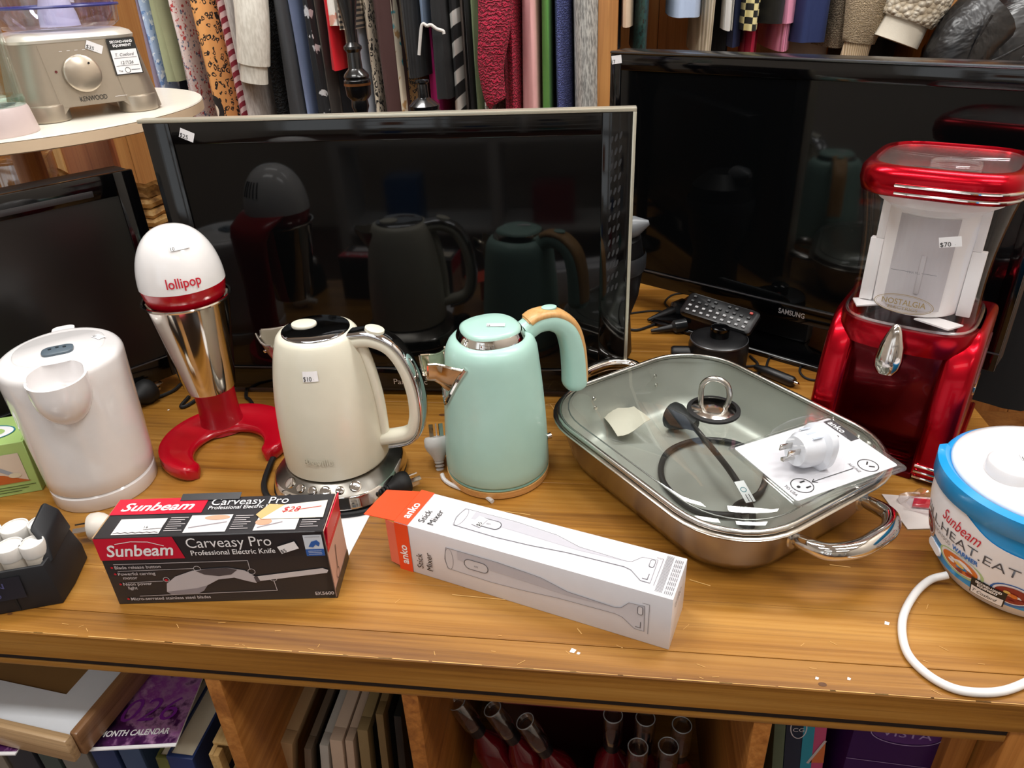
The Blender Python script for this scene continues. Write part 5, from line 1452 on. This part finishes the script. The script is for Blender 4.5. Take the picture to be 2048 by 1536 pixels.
HOOK = M('hanger_wire', '#9a9a9c', .3, 1.0)
GN = [0]
def garment(name, label, mat, xa, xb, hem, yf=1.66, depth=.34, cuff=None, flare=.10, fold=.22, ref=100, lean=0.0, group=None, ztop=.93, cuff_h=.03):
    """one hanging garment seen edge-on; xa, xb = photo columns of its front edge, hem = photo row of its hem (or a height below)"""
    GN[0] += 1
    rnd = random.Random(GN[0] * 13)
    x0 = at_y(xa, ref, yf).x; x1 = at_y(xb, ref, yf).x
    cx = (x0 + x1) / 2; hw = (x1 - x0) / 2 * 1.06
    zh = at_y((xa + xb) / 2, hem, yf).z if hem > 1 else hem
    t = thing(name, label, 'garment', (cx, 1.88, zh), 0, group or ('garments on the left rail' if xa < 1215 else 'garments on the right rail'))
    ph = rnd.uniform(0, 6)
    def ring(z, k=1.0, dk=1.0):
        s = (z - zh) / (ztop - zh)
        w = hw * k * (1 + flare * (1 - s) - .15 * max(0, s - .8) * 5 * .2)
        d = depth / 2 * dk * (1.0 if s < .8 else 1.0 - .25 * (s - .8) / .2)
        out = []
        for j in range(26):
            th = 2 * math.pi * j / 26
            c, sn = math.cos(th), math.sin(th)
            f = fold * (math.sin(3 * th + ph + z * 5) * .6 + math.sin(7 * th + ph * 2 - z * 3) * .4)
            x = w * math.copysign(abs(c) ** .75, c) * (1 + f * .5) + w * .22 * math.sin(z * 6 + ph) * (1 - s)
            y = (yf - 1.88 + depth / 2) + d * math.copysign(abs(sn) ** .8, sn) + .012 * math.sin(5 * th + ph + z * 4)
            out.append((x + lean * (z - zh), y, z - zh))
        return out
    n = 10
    zb = zh + (cuff_h if cuff else 0)
    levels = [zb + (ztop - zb) * i / n for i in range(n + 1)]
    MB().loft([ring(z) for z in levels]).build('fabric', mat, t, angle=80)
    if cuff:
        MB().loft([ring(zh, .80, .93), ring(zh + cuff_h * .5, .82, .93), ring(zh + cuff_h * 1.05, .86, .95)]).build('hem_band', cuff, t, angle=80)
    L = ztop - zh
    MB().tube([(0, -.15, L - .03), (0, -.02, L + .012), (0, 0, L + .018), (0, .02, L + .012), (0, .15, L - .03)], .003, 6).build('hanger', HOOK, t)
    MB().tube([(0, 0, L + .015), (0, 0, RAILZ - zh - .02), (0, -.014, RAILZ - zh + .004), (0, -.006, RAILZ - zh + .0175), (0, .008, RAILZ - zh + .0165)], .0018, 6).build('hook', HOOK, t)
    return t
def sleeve(t, mat, pts, r, name='sleeve', flat_=.8, cuff=None):
    """sleeve hanging in front of a garment; pts in photo (col, row, Y)"""
    P = [at_y(a, b, y) - Vector(t.location) for a, b, y in pts]
    Q = spline(P, 6); n = len(Q)
    rr = [r[0] + (r[1] - r[0]) * i / (n - 1) for i in range(n)]
    o = MB().tube(Q, rr, 16, up=(0, 1, 0), flat=flat_).build(name, mat, t, angle=80)
    if cuff:
        d = (Q[-1] - Q[-2]).normalized()
        MB().tube([Q[-1] - d * .005, Q[-1] + d * cuff[1]], [r[1] * .82, r[1] * .86], 16, up=(0, 1, 0), flat=flat_).build('cuff', cuff[0], t, angle=80)
    return o

F = fab
BLK = F('f_black', 'plain', '#17171a'); DGREY = F('f_charcoal', 'plain', '#3f4145')
L0 = -.25
garment('dress', 'lavender garment with a yellow patch nearest the food processor', F('f_lav', 'plain', '#a99ab0'), 284, 302, L0, 1.64)
garment('dress', 'pale blue garment with a white floral print', F('f_bluefl', 'floral', '#a9bcdc', '#e6ebf5', '#6f8fc4', 1.3), 299, 318, L0, 1.65)
garment('shirt', 'sage green shirt with a short hem beside the pale blue floral garment', F('f_sage', 'plain', '#a3a884'), 312, 343, 165, 1.62)
garment('jacket', 'dark navy garment behind the sage green shirt', F('f_navy0', 'plain', '#1d2433'), 328, 352, L0, 1.70)
garment('dress', 'red, white and blue speckled floral dress', F('f_speck', 'floral', '#d9c9c6', '#b5403f', '#5a6a86', 2.0), 346, 374, L0, 1.62)
garment('jumper', 'black jumper with short white stripes beside the leopard dress', F('f_bwstr', 'stripe', '#151518', '#e6e4df', None, .5), 368, 390, L0, 1.67)
garment('cardigan', 'thin pale grey cardigan behind the leopard dress', F('f_grey1', 'heather', '#b5b3b0', '#8d8c8a'), 382, 397, L0, 1.68)
garment('dress', 'orange leopard print dress with large black patches', F('f_leo', 'leopard', '#d99a5a', '#1c1512', '#fff'), 392, 436, L0, 1.61, flare=.0)
garment('jumper', 'mustard yellow ribbed jumper', F('f_must', 'rib', '#c79b45', '#a07428', None, 1.2, .85, 1), 424, 446, L0, 1.64)
garment('dress', 'maroon dress with thin diagonal white stripes', F('f_maroon', 'diag', '#8a2434', '#d8b9b8', None, 1.6), 440, 472, L0, 1.63)
garment('cardigan', 'long pale pinkish grey cardigan', F('f_pgrey', 'heather', '#cfc8c4', '#b5aca8', None, .6), 462, 490, L0, 1.62)
t = garment('jumper', 'off-white jumper with a long hanging sleeve and cuff', F('f_offw', 'heather', '#dcd8ce', '#c9c4b9', None, .6), 484, 500, L0, 1.70)
sleeve(t, F('f_offw', 'x', ''), [(496, -60, 1.62), (505, 40, 1.61), (508, 128, 1.61)], (.036, .034), cuff=(F('f_offw', 'x', ''), .036))
garment('blouse', 'black textured blouse beside the off-white sleeve', F('f_blktex', 'knit', '#202226', '#0b0c0e', None, .8), 524, 548, L0, 1.66)
garment('coat', 'charcoal grey coat in wide folds', DGREY, 546, 592, L0, 1.62, fold=.35)
garment('shirt', 'periwinkle blue shirt next to the charcoal coat', F('f_peri', 'plain', '#92a4cf'), 588, 603, L0, 1.64)
garment('shirt', 'dark green garment beside the periwinkle shirt', F('f_dgreen', 'plain', '#4f6a5c'), 600, 614, L0, 1.67)
garment('dress', 'black dress with scattered white flowers', F('f_blkfl', 'floral', '#16171b', '#16171b', '#c9c9cc', .7), 611, 636, L0, 1.63)
garment('blouse', 'brown and grey finely striped blouse', F('f_brstr', 'vstripe', '#6a6058', '#3a3430', None, 2.0), 630, 652, L0, 1.65)
garment('top', 'bright red top with a stepped hem', F('f_red', 'plain', '#e01226', rough=.6), 650, 678, 142, 1.63)
garment('trousers', 'black garment hanging lower than the bright red top', F('f_blk2', 'plain', '#1a1a1e'), 662, 690, L0, 1.70)
garment('blouse', 'white blouse with a faint floral print above the red top', F('f_wfl', 'floral', '#ece8e0', '#d9a08c', '#c9c08a', .6), 662, 690, 52, 1.61)
garment('dress', 'beige dress behind the tall black lamp stand', F('f_beige', 'plain', '#c9bba8'), 684, 706, 205, 1.66)
garment('scarf', 'black and cream gingham scarf above the tall black lamp stand', F('f_ging', 'gingham', '#ddd3bf', '#141214', '#7a6a5a', 1.1), 683, 717, 60, 1.58, depth=.16)
garment('shirt', 'pale blue shirt beside the gingham scarf', F('f_pblue', 'plain', '#b9c3d6'), 712, 732, L0, 1.65)
garment('dress', 'cream and black animal print dress', F('f_anim', 'leopard', '#d9cdb8', '#1c1714', None, .9), 728, 752, L0, 1.64)
garment('coat', 'chocolate brown coat beside the teal floral dress', F('f_choc', 'plain', '#4f3331'), 748, 798, L0, 1.62, fold=.3)
garment('dress', 'teal and cream floral dress', F('f_teal', 'floral', '#d8cdb8', '#2a9aa8', '#b08a5a', .5), 784, 806, L0, 1.64)
garment('jumper', 'short black ribbed jumper over the dark leopard skirt', F('f_blkrib', 'rib', '#1c1d20', '#101113'), 796, 842, 156, 1.61)
garment('skirt', 'dark brown leopard skirt below the short black jumper', F('f_dleo', 'leopard', '#7a5a34', '#14100c', None, 1.4), 800, 845, L0, 1.66)
garment('shirt', 'denim blue shirt between the black jumpers', F('f_den', 'plain', '#8fa5c4'), 838, 862, 48, 1.63)
garment('trousers', 'magenta pink trousers showing below the denim shirt', F('f_mag', 'plain', '#cf2a86'), 848, 872, L0, 1.67)
t = garment('hoodie', 'black hoodie with a white drawstring bow', F('f_blk3', 'plain', '#1f2022'), 862, 898, 200, 1.60)
o_ = Vector(t.location)
for pts in ([(838, 110), (842, 60), (846, 48), (854, 52)], [(854, 52), (862, 50), (874, 58), (886, 62), (888, 68)]):
    MB().tube(spline([at_y(a, b, 1.585) - o_ for a, b in pts], 6), .0032, 8).build('drawstring', F('f_string', 'plain', '#d3d0cc'), t)
garment('jacket', 'black jacket with broad white diagonal stripes', F('f_bwd', 'diag', '#121214', '#dcdad4', None, .62), 894, 922, L0, 1.63, fold=.1)
garment('blouse', 'taupe blouse beside the diagonal striped jacket', F('f_taupe', 'vstripe', '#6f635c', '#4a403c', None, 1.5), 916, 936, L0, 1.66)
garment('dress', 'plain black dress left of the olive shirt', F('f_blk4', 'plain', '#131316'), 930, 946, L0, 1.64)
garment('shirt', 'olive sage shirt left of the crimson jumper', F('f_olive', 'plain', '#8a9a72'), 942, 962, L0, 1.65)
garment('dress', 'narrow black and white spotted dress beside the crimson jumper', F('f_bwleo', 'leopard', '#e0ddd6', '#111113', None, 1.6), 958, 974, L0, 1.65)
CRIM = F('f_crim', 'knit', '#c01440', '#7a0824', None, 1.0)
t = garment('jumper', 'crimson chunky knit jumper with its sleeve hanging in front', CRIM, 1000, 1040, L0, 1.62)
sleeve(t, CRIM, [(992, -50, 1.60), (988, 60, 1.59), (982, 130, 1.59), (990, 195, 1.59), (994, 206, 1.59)], (.036, .018))
garment('dress', 'plain pale pink dress beside the crimson jumper', F('f_pink', 'plain', '#eab0ae'), 1040, 1078, L0, 1.62, flare=.3)
garment('top', 'black and white striped top behind the green dress', F('f_bwst2', 'stripe', '#141416', '#e6e4e0', None, .5), 1060, 1086, L0, 1.68)
garment('dress', 'leaf green dress between pink and blue garments', F('f_green', 'plain', '#5f9a4a'), 1080, 1104, L0, 1.63)
garment('jacket', 'dark garment between the green dress and the blue jumper', F('f_dark5', 'plain', '#17191d'), 1098, 1116, L0, 1.69)
garment('jumper', 'heather blue knitted jumper', F('f_bluek', 'knit', '#6a74b4', '#474f8e', None, 1.6), 1106, 1142, L0, 1.63)
garment('jumper', 'heather grey jumper at the end of the left rail', F('f_greyh', 'heather', '#b2b0ab', '#767572', None, .8), 1140, 1208, L0, 1.61, fold=.32)
# right-hand rail
garment('jeans', 'dark denim garment beside the rack post', F('f_ddenim', 'plain', '#2f3a4a'), 1224, 1240, 100, 1.66)
garment('blouse', 'cream and peach satin blouse with a scalloped hem', F('f_peach', 'plain', '#e9cdb0', rough=.35), 1236, 1264, 55, 1.62, flare=.0)
garment('dress', 'dark teal sequinned dress beside the peach blouse', F('f_seq', 'leopard', '#1f4a48', '#0c1414', None, 1.6, .4), 1266, 1296, 105, 1.64)
garment('shirt', 'pale blue shirt hem high above the angled television', F('f_pb2', 'plain', '#b4c4e0'), 1350, 1404, 36, 1.62)
garment('cardigan', 'long cream ribbed cardigan beside the pale blue hem', F('f_crrib', 'rib', '#d9c9b0', '#b9a88c', None, 1.0), 1398, 1430, 112, 1.64)
garment('dress', 'black dress beside the cream ribbed cardigan', F('f_blk6', 'plain', '#131317'), 1424, 1464, 108, 1.70)
garment('shirt', 'thin white sleeve with a rounded end above the black dress', F('f_white2', 'plain', '#e3e1dd'), 1446, 1460, 62, 1.61, depth=.1)
garment('jacket', 'navy blue jacket beside the checkerboard sleeve', F('f_navy2', 'plain', '#2d3a66'), 1456, 1484, 95, 1.66)
t = garment('jumper', 'yellow and black checkerboard garment with a gathered end', F('f_chk', 'check', '#e3d59a', '#15140f', None, 1.0), 1480, 1516, 62, 1.61, depth=.14, flare=-.1)
garment('scarf', 'crimson scarf end below the checkerboard garment', F('f_crim2', 'plain', '#b5123c'), 1488, 1512, 116, 1.66, depth=.1)
garment('jacket', 'black jacket with a slanted hem beside the checkerboard garment', F('f_blk7', 'plain', '#18181b', rough=.6), 1514, 1570, 48, 1.62)
PK = F('f_pinksw', 'plain', '#ec9ab8')
t = garment('sweatshirt', 'candy pink sweatshirt with a wide ribbed hem', PK, 1540, 1592, 104, 1.63, cuff=F('f_pinkrib', 'rib', '#ec96b4', '#d87a9c'), cuff_h=.05, flare=.02)
garment('blouse', 'dark navy blouse with a frilled hem', F('f_navyf', 'plain', '#1c2a5a'), 1596, 1660, 86, 1.61, fold=.45)
garment('top', 'pale beige top hanging low behind the pink sweatshirt', F('f_gbeige', 'plain', '#b5a698'), 1570, 1668, 122, 1.74)
garment('jumper', 'speckled beige knitted jumper beside the navy blouse', F('f_spk', 'knit', '#cdb79a', '#9a8468', None, 1.8), 1640, 1704, 96, 1.65, fold=.3)
OAT = F('f_oat', 'knit', '#cdb596', '#b09874', None, 2.4)
t = garment('jumper', 'oatmeal knitted jumper with a ribbed sleeve end', OAT, 1700, 1750, 40, 1.66)
sleeve(t, OAT, [(1752, -60, 1.61), (1735, 20, 1.60), (1716, 85, 1.60)], (.05, .030), cuff=(F('f_oatrib', 'rib', '#cdb596', '#a88f6c', None, 1.4), .045))
SH = F('f_sherpa', 'sherpa', '#ece4d4', '#c4b49a')
t = garment('jacket', 'fluffy white fleece jacket with a smooth cuff', SH, 1775, 1880, 10, 1.63, fold=.1)
sleeve(t, SH, [(1845, -70, 1.58), (1838, -10, 1.58), (1812, 42, 1.58)], (.072, .050), cuff=(F('f_cuffw', 'plain', '#e6ddcc'), .036))
garment('coat', 'black coat hanging low behind the fleece jacket', F('f_blk8', 'plain', '#101013'), 1722, 1800, 150, 1.76)
# end bay: crimson and black tops and the leather jacket
garment('top', 'crimson top above the black leather jacket', F('f_crim3', 'plain', '#a80f2c'), 1942, 1968, 30, 1.70, depth=.3)
garment('top', 'black top beside the crimson top in the end bay', F('f_blk9', 'plain', '#18181c'), 1966, 2000, 30, 1.71, depth=.3)
garment('coat', 'long black coat hanging past the right end of the table', F('f_blkcoat', 'plain', '#08080a'), 2000, 2160, -.36, 1.66, ref=700, fold=.1, flare=.0)
LEA = fab('f_leather', 'leather', '#0c0c0e', rough=.32)
lj = thing('leather_jacket', 'shiny black leather jacket hanging at the top right', 'garment', (at_y(1975, 100, 1.6).x, 1.66, -.1), 0, 'garments on the right rail')
o_ = Vector(lj.location)
rings = []
for py, xa, xb, dp in ((330, 1858, 2150, .10), (240, 1862, 2150, .11), (150, 1874, 2150, .115), (110, 1886, 2150, .115), (75, 1905, 2150, .11), (45, 1938, 2150, .10), (22, 1978, 2140, .09), (5, 2010, 2130, .07), (-30, 2030, 2110, .06)):
    a = at_y(xa, py, 1.6); b = at_y(xb, py, 1.6)
    cx = (a.x + b.x) / 2; hw = (b.x - a.x) / 2
    rings.append([(cx - o_.x + hw * math.copysign(abs(math.cos(q)) ** .7, math.cos(q)), .02 + dp * math.sin(q) + .006 * math.sin(6 * q + py * .1), a.z - o_.z) for q in [2 * math.pi * j / 36 for j in range(36)]])
MB().loft(rings).build('shell', LEA, lj, angle=80)
sleeve(lj, LEA, [(1975, 30, 1.56), (1930, 80, 1.545), (1902, 140, 1.54), (1890, 230, 1.54)], (.058, .052), 'sleeve', .9)
for pts in ([(1985, 30), (1955, 80), (1930, 135)], [(2048, 90), (2000, 115), (1940, 140)], [(2048, 112), (2020, 150)]):
    MB().tube(spline([at_y(a, b, 1.492 if a < 2000 else 1.497) - o_ for a, b in pts], 6), .0022, 6).build('seam', LEA, lj)

# ================================================================ things stored under the table top
SHELF = -.45
# left bay: upright books, calendars and the mounted picture frame lying on them
books = [(-1.02, .05, '#1c2a4a', 'thick navy book'), (-.965, .032, '#3c4a3a', 'dark green book'), (-.93, .045, '#6e6a62', 'grey book'), (-.88, .04, '#27365e', 'slate blue book'), (-.835, .035, '#8c8478', 'stone coloured book'), (-.795, .045, '#30343c', 'charcoal book'), (-.745, .03, '#44524e', 'grey-green book'), (-.712, .045, '#7d7a74', 'pale grey book'), (-.662, .038, '#2a3c66', 'mid blue book'), (-.62, .034, '#3e5272', 'steel blue book')]
for x, w, c, lab in books:
    t = thing('book', '%s standing under the calendars in the left bay' % lab, 'book', (x, .63, SHELF), 0, 'books in the left bay')
    m = M('book_' + lab.replace(' ', '_'), c, .55)
    MB().bb(0, w - .003, -.09, -.084, 0, .235).build('spine', m, t, .001)
    MB().bb(0, .003, -.085, .07, 0, .235).build('cover', m, t); MB().bb(w - .006, w - .003, -.085, .07, 0, .235).build('cover', m, t)
    MB().bb(.003, w - .006, -.083, .066, .004, .231).build('pages', M('page_block', '#d8cdb4', .8), t)
def leaning_book(label, px, w, c, h, lean, y0=.535):
    p = at_y(px, 1500, y0)
    t = thing('book', label, 'book', (p.x, y0 + .07, SHELF), 0, 'books in the left bay')
    t.rotation_euler = (0, lean, 0)
    m = M('book_' + label[:14].replace(' ', '_'), c, .45)
    MB().bb(0, w, -.075, -.069, 0, h).build('spine', m, t, .001)
    MB().bb(0, .003, -.07, .08, 0, h).build('cover', m, t); MB().bb(w - .003, w, -.07, .08, 0, h).build('cover', m, t)
    MB().bb(.003, w - .003, -.068, .076, .004, h - .004).build('pages', M('page_block'), t)
    return t
leaning_book('olive green book leaning beside the blue gold lettered book', 296, .018, '#5a5c2c', .20, math.radians(3))
t = leaning_book('dark blue book with gold lettering on its spine', 318, .036, '#1d2f5c', .205, math.radians(3))
GOLDF = M('gold_foil', '#b59a50', .35, .6)
p = Print(flat((.034, -.075, .0), (0, 0, 1), (-1, 0, 0), .0008)); p.text('Flowers', .060, .004, .030, GOLDF, bold=.0004); p.build('lettering', t)
# small slatted crate
cr = thing('wooden_crate', 'small rough slatted wooden crate against the first divider', 'crate', (-.4555, .60, SHELF))
RAW = wood('raw_timber', '#8a6a3c', '#b8935a', '#cdae78', 'Y', 1.2, .7, .3, 0)
for z in (.02, .10, .175):
    for s in (-1, 1):
        MB().bb(s * .020 - .003, s * .020 + .003, -.075, .10, z, z + .05).build('slat', RAW, cr, .001)
for y in (-.07, .09):
    for s in (-1, 1): MB().bb(s * .013 - .004, s * .013 + .004, y - .006, y + .006, 0, .225).build('corner_batten', RAW, cr, .001)
for y in (-.062, -.01, .04): MB().bb(-.023, .023, y, y + .045, .225, .231).build('slat', RAW, cr, .001)
# calendars
PUR = NT('calendar_cover'); vv = PUR.coord()
nn = PUR.noise(vv, 14, 5, .65)
PUR.base(PUR.ramp(nn, [(.36, '#1d0a24'), (.46, '#4a1c50'), (.52, '#a578a0'), (.6, '#8d3f92'), (.7, '#c3a0bc')])); PUR.set(Roughness=.3); PUR = PUR.m
def calendar(label, cx, cy, z, rz, letter):
    t = thing('wall_calendar', label, 'calendar', (cx, cy, z), rz, 'calendars in the left bay')
    MB().bb(-.075, .075, -.115, .115, 0, .002).build('pages', WHITE, t)
    MB().bb(-.0745, .0745, -.111, .115, .002, .0026).build('cover', PUR, t)
    p = Print(flat((0, 0, .0026), (1, 0, 0), (0, 1, 0), .0004))
    if letter:
        p.text('2026', -.040, -.078, .050, M('violet_print', '#7d2a94', .4), shear=.25, bold=-.0003, width=.100)
        p.text('16 MONTH CALENDAR', -.038, -.098, .0115, WHITE, width=.098, bold=.0003, shear=.15)
        p.build('lettering', t)
    return t
calendar('purple 2026 wall calendar sticking out beside the picture frame', -.609, .626, -.2135, math.radians(8.7), True)
calendar('purple wall calendar under the left side of the picture frame', -.80, .600, -.2135, math.radians(6), True)
pf = thing('picture_frame', 'wide pale wood picture frame with a white mount lying in the left bay', 'picture frame', (-.818, .688, -.208), math.radians(-7))
CHAMP = wood('champagne_frame', '#8a6f50', '#b99a74', '#cfb48e', 'X', 1.0, .3, .05, .1)
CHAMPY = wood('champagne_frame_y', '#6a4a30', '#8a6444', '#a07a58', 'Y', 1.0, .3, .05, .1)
hx_, hy_ = .215, .17
for y in (-hy_, hy_): MB().bb(-hx_, hx_, y - .006, y + .006, 0, .040).build('frame_rail', CHAMP, pf, .003)
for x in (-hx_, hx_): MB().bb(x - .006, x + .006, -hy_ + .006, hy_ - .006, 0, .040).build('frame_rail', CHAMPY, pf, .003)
MT_ = M('mount_white', '#dcdfe4', .6)
for x0, x1, y0, y1 in ((-hx_ + .006, hx_ - .006, -hy_ + .006, -hy_ + .056), (-hx_ + .006, hx_ - .006, hy_ - .056, hy_ - .006), (-hx_ + .006, -hx_ + .056, -hy_ + .056, hy_ - .056), (hx_ - .056, hx_ - .006, -hy_ + .056, hy_ - .056)):
    MB().bb(x0, x1, y0, y1, .030, .0335).build('mount', MT_, pf)
MB().bb(-hx_ + .05, hx_ - .05, -hy_ + .05, hy_ - .05, .024, .028).build('backing_board', M('brown_board', '#8a6638', .7), pf)

# second bay: frames standing on edge
fr = [(584, 1489, '#b08f68', .020, 10, 'tan'), (622, 1500, '#6b5c4c', .010, 9, 'dark taupe'), (656, 1493, '#b4afa6', .012, 7, 'silvery white'), (684, 1483, '#c8b09a', .017, 5, 'pinkish beige'), (706, 1483, '#bda48e', .011, 5, 'sand coloured'), (735, 1462, '#8a7550', .014, 4, 'olive brown'), (766, 1430, '#75603e', .010, 3, 'brown')]
for i, (px, py, c, w, ln, lab) in enumerate(fr):
    p = at_y(px, py, .575)
    t = thing('picture_frame', '%s picture frame standing on edge in the second bay' % lab, 'picture frame', (0, 0, 0), 0, 'frames standing in the second bay')
    h = p.z - SHELF
    a = math.radians(ln)
    t.location = (p.x - math.sin(a) * h - .0, .575, SHELF); t.rotation_euler = (0, a, 0)
    h2 = h / math.cos(a)
    m = M('frame_' + lab.replace(' ', '_'), c, .4)
    MB().bb(-w, 0, 0, .02, 0, h2).build('frame_rail', m, t, .0012)
    MB().bb(-w, 0, .28, .30, 0, h2).build('frame_rail', m, t, .0012)
    MB().bb(-w, 0, .02, .28, h2 - .02, h2).build('frame_rail', m, t, .0012)
    MB().bb(-w, 0, .02, .28, 0, .02).build('frame_rail', m, t, .0012)
    MB().bb(-w * .7, -w * .4, .02, .28, .02, h2 - .02).build('backing', M('frame_back', '#3a332c', .7), t)
p = at_y(785, 1432, .58)
t = thing('picture_frame', 'large plain black picture frame at the right of the second bay', 'picture frame', (p.x - .002, .58, SHELF), 0, 'frames standing in the second bay')
t.rotation_euler = (0, math.radians(3), 0)
MB().bb(-.010, 0, 0, .32, 0, p.z - SHELF).build('frame_rail', M('frame_black', '#141714', .4), t, .001)
MB().bb(0.0, .004, .02, .30, .02, p.z - SHELF - .02).build('glazing', BLACK_GL, t)

# third bay: small dark red bottles with clear caps
REDG = M('dark_red_liquid', '#5a0712', .12, coat=.6)
CAP = clear('clear_cap', (.86, .86, .86, 1), 1.2, .08)
DKLAB = M('dark_collar', '#121013', .4)
def bottle(label, top, lean=0.0, yaw=0.0):
    L = .235
    ax = Vector((-math.sin(lean), 0, math.cos(lean)))
    base = top - ax * L
    if base.z < SHELF + .001 + abs(math.sin(lean)) * .024: base.z = SHELF + .001 + abs(math.sin(lean)) * .024
    if lean == 0: base.z = SHELF
    t = thing('bottle', label, 'bottle', base, 0, 'dark red bottles in the third bay')
    t.rotation_euler = (0, -lean, 0)
    MB().lathe([(.0, 0), (.021, 0), (.023, .002), (.023, .135), (.020, .150), (.0105, .166), (.0095, .172), (.0, .172)], 28).build('glass_body', REDG, t)
    MB().lathe([(.0085, .170), (.0105, .172), (.0105, .192), (.0, .192)], 20).build('neck_collar', DKLAB, t)
    MB().lathe([(.0125, .188), (.0130, .190), (.0130, .234), (.0122, .2352), (.0105, .2352), (.0100, .230), (.0, .229)], 24).build('clear_cap', CAP, t)
    MB().tube([(.0118 * math.cos(a), .0118 * math.sin(a), .2352) for a in [2 * math.pi * i / 24 for i in range(24)]], .0007, 5, True).build('cap_rim', M('cap_grey', '#8f9092', .3), t)
    return t
for lab, px, py in (('left end of the back row', 1226, 1430), ('middle of the back row', 1291, 1436), ('right end of the back row', 1364, 1450), ('left of the front pair', 1276, 1494), ('right of the front pair', 1337, 1492)):
    bottle('upright dark red bottle with a clear cap, %s' % lab, at_z(px, py, SHELF + .235))
for lab, px, py in (('nearest the divider', 918, 1442), ('second of the three leaning ones', 988, 1455), ('nearest the upright bottles', 1052, 1480)):
    bottle('leaning dark red bottle with a clear cap, %s' % lab, at_z(px, py, -.262), math.radians(24))
bx = thing('gift_carton', 'dark red carton with a pink edge behind the leaning bottles', 'box', (-.045, .80, SHELF))
DKR = M('dark_red_card', '#2c060c', .35)
MB().bb(-.11, .105, -.10, .12, 0, .20).build('carton', DKR, bx, .001)
p = Print(flat((-.11, -.10, 0), (1, 0, 0), (0, 0, 1))); p.rect(.02, .135, .19, .145, M('dusty_pink', '#a04a50', .5)); p.build('pink_band', bx)
for i in range(4):
    c = at_y(1010 + i * 52, 1412, .80)
    t = thing('bottle', 'shadowed dark red bottle on the carton, %s from the left' % ('first', 'second', 'third', 'fourth')[i], 'bottle', (c.x, .80, SHELF + .20), 0, 'bottles on the dark carton')
    MB().lathe([(.0, 0), (.019, 0), (.02, .002), (.02, .05), (.008, .065), (.008, .08), (.0, .08)], 20).build('glass_body', REDG, t)

# fourth bay: folded bag, thin books and two boxes
sb = thing('shopping_bag', 'dark green patterned shopping bag at the left of the fourth bay', 'bag', (.205, .885, SHELF))
GBAG = fab('bag_print', 'floral', '#232e24', '#3c4a3a', '#141a14', .4)
rings = []
for z, w, d in ((0, .030, .10), (.1, .034, .10), (.22, .030, .095), (.33, .022, .09), (.36, .012, .085)):
    rings.append([(w * math.copysign(abs(math.cos(q)) ** .6, math.cos(q)) + .006 * math.sin(5 * q + z * 30), d * math.sin(q), z) for q in [2 * math.pi * j / 28 for j in range(28)]])
MB().loft(rings).build('bag_body', GBAG, sb, angle=80)
def vbook(label, px, w, c, lean=0.0, h=.345, yy=.56):
    p = at_y(px, 1470, yy)
    t = thing('book', label, 'book', (p.x, yy, SHELF), 0, 'thin books in the fourth bay'); t.rotation_euler = (0, lean, 0)
    m = M('vb_' + label[:12].replace(' ', '_'), c, .4)
    MB().bb(0, w, 0, .005, 0, h).build('spine', m, t, .0008); MB().bb(0, .0025, .004, .2, 0, h).build('cover', m, t); MB().bb(w - .0025, w, .004, .2, 0, h).build('cover', m, t)
    MB().bb(.0025, w - .0025, .005, .196, .004, h - .004).build('pages', M('page_block'), t)
    return t
vbook('grey-green thin book beside the patterned bag', 1598, .012, '#57644f', math.radians(-5))
t = vbook('navy and teal book with a round printed emblem on its spine', 1622, .030, '#1c2a3c', math.radians(-5))
p = Print(flat((0, 0, 0), (1, 0, 0), (0, 0, 1), .0006)); p.rect(.018, .0, .030, .345, M('teal_print', '#1f8aa0', .4)); p.ring(.013, .318, .009, .018, .0012, LN); p.text('CG', .007, .312, .009, LN); p.build('printed_spine', t)
pb_ = thing('pink_box', 'slanted pink box with an orange triangle in the fourth bay', 'box', (at_y(1660, 1480, .56).x, .56, SHELF)); pb_.rotation_euler = (0, math.radians(-5), 0)
MB().bb(.004, .022, 0, .15, 0, .325).build('carton', M('pink_card', '#b5486e', .4), pb_, .001)
p = Print(flat((0, 0, 0), (1, 0, 0), (0, 0, 1), .0006)); p.poly([(.004, .26), (.022, .26), (.022, .30)], M('orange_card', '#c46a3a', .4)); p.line([(.005, .26), (.021, .298)], .003, M('grey_card', '#b9b0b0', .5)); p.build('printed_front', pb_)
vb = thing('purple_box', 'dark purple box with an oval printed badge in the fourth bay', 'box', (at_y(1705, 1470, .55).x, .55, SHELF), math.radians(-3))
MB().bb(0, .090, 0, .2, 0, .345).build('carton', M('deep_purple_card', '#30104a', .35), vb, .001)
p = Print(flat((0, 0, 0), (1, 0, 0), (0, 0, 1), .0006))
MAU = M('mauve_ink', '#9a86b0', .4)
p.ring(.052, .338, .036, .018, .0012, MAU); p.ell(.052, .338, .034, .015, M('purple_mid', '#4a2468', .4), .0002); p.text('VISTA', .052, .3335, .016, MAU, align='C', width=.05, l=.0005)
p.line([(.0, .288), (.09, .288)], .0008, MAU); p.build('printed_front', vb)
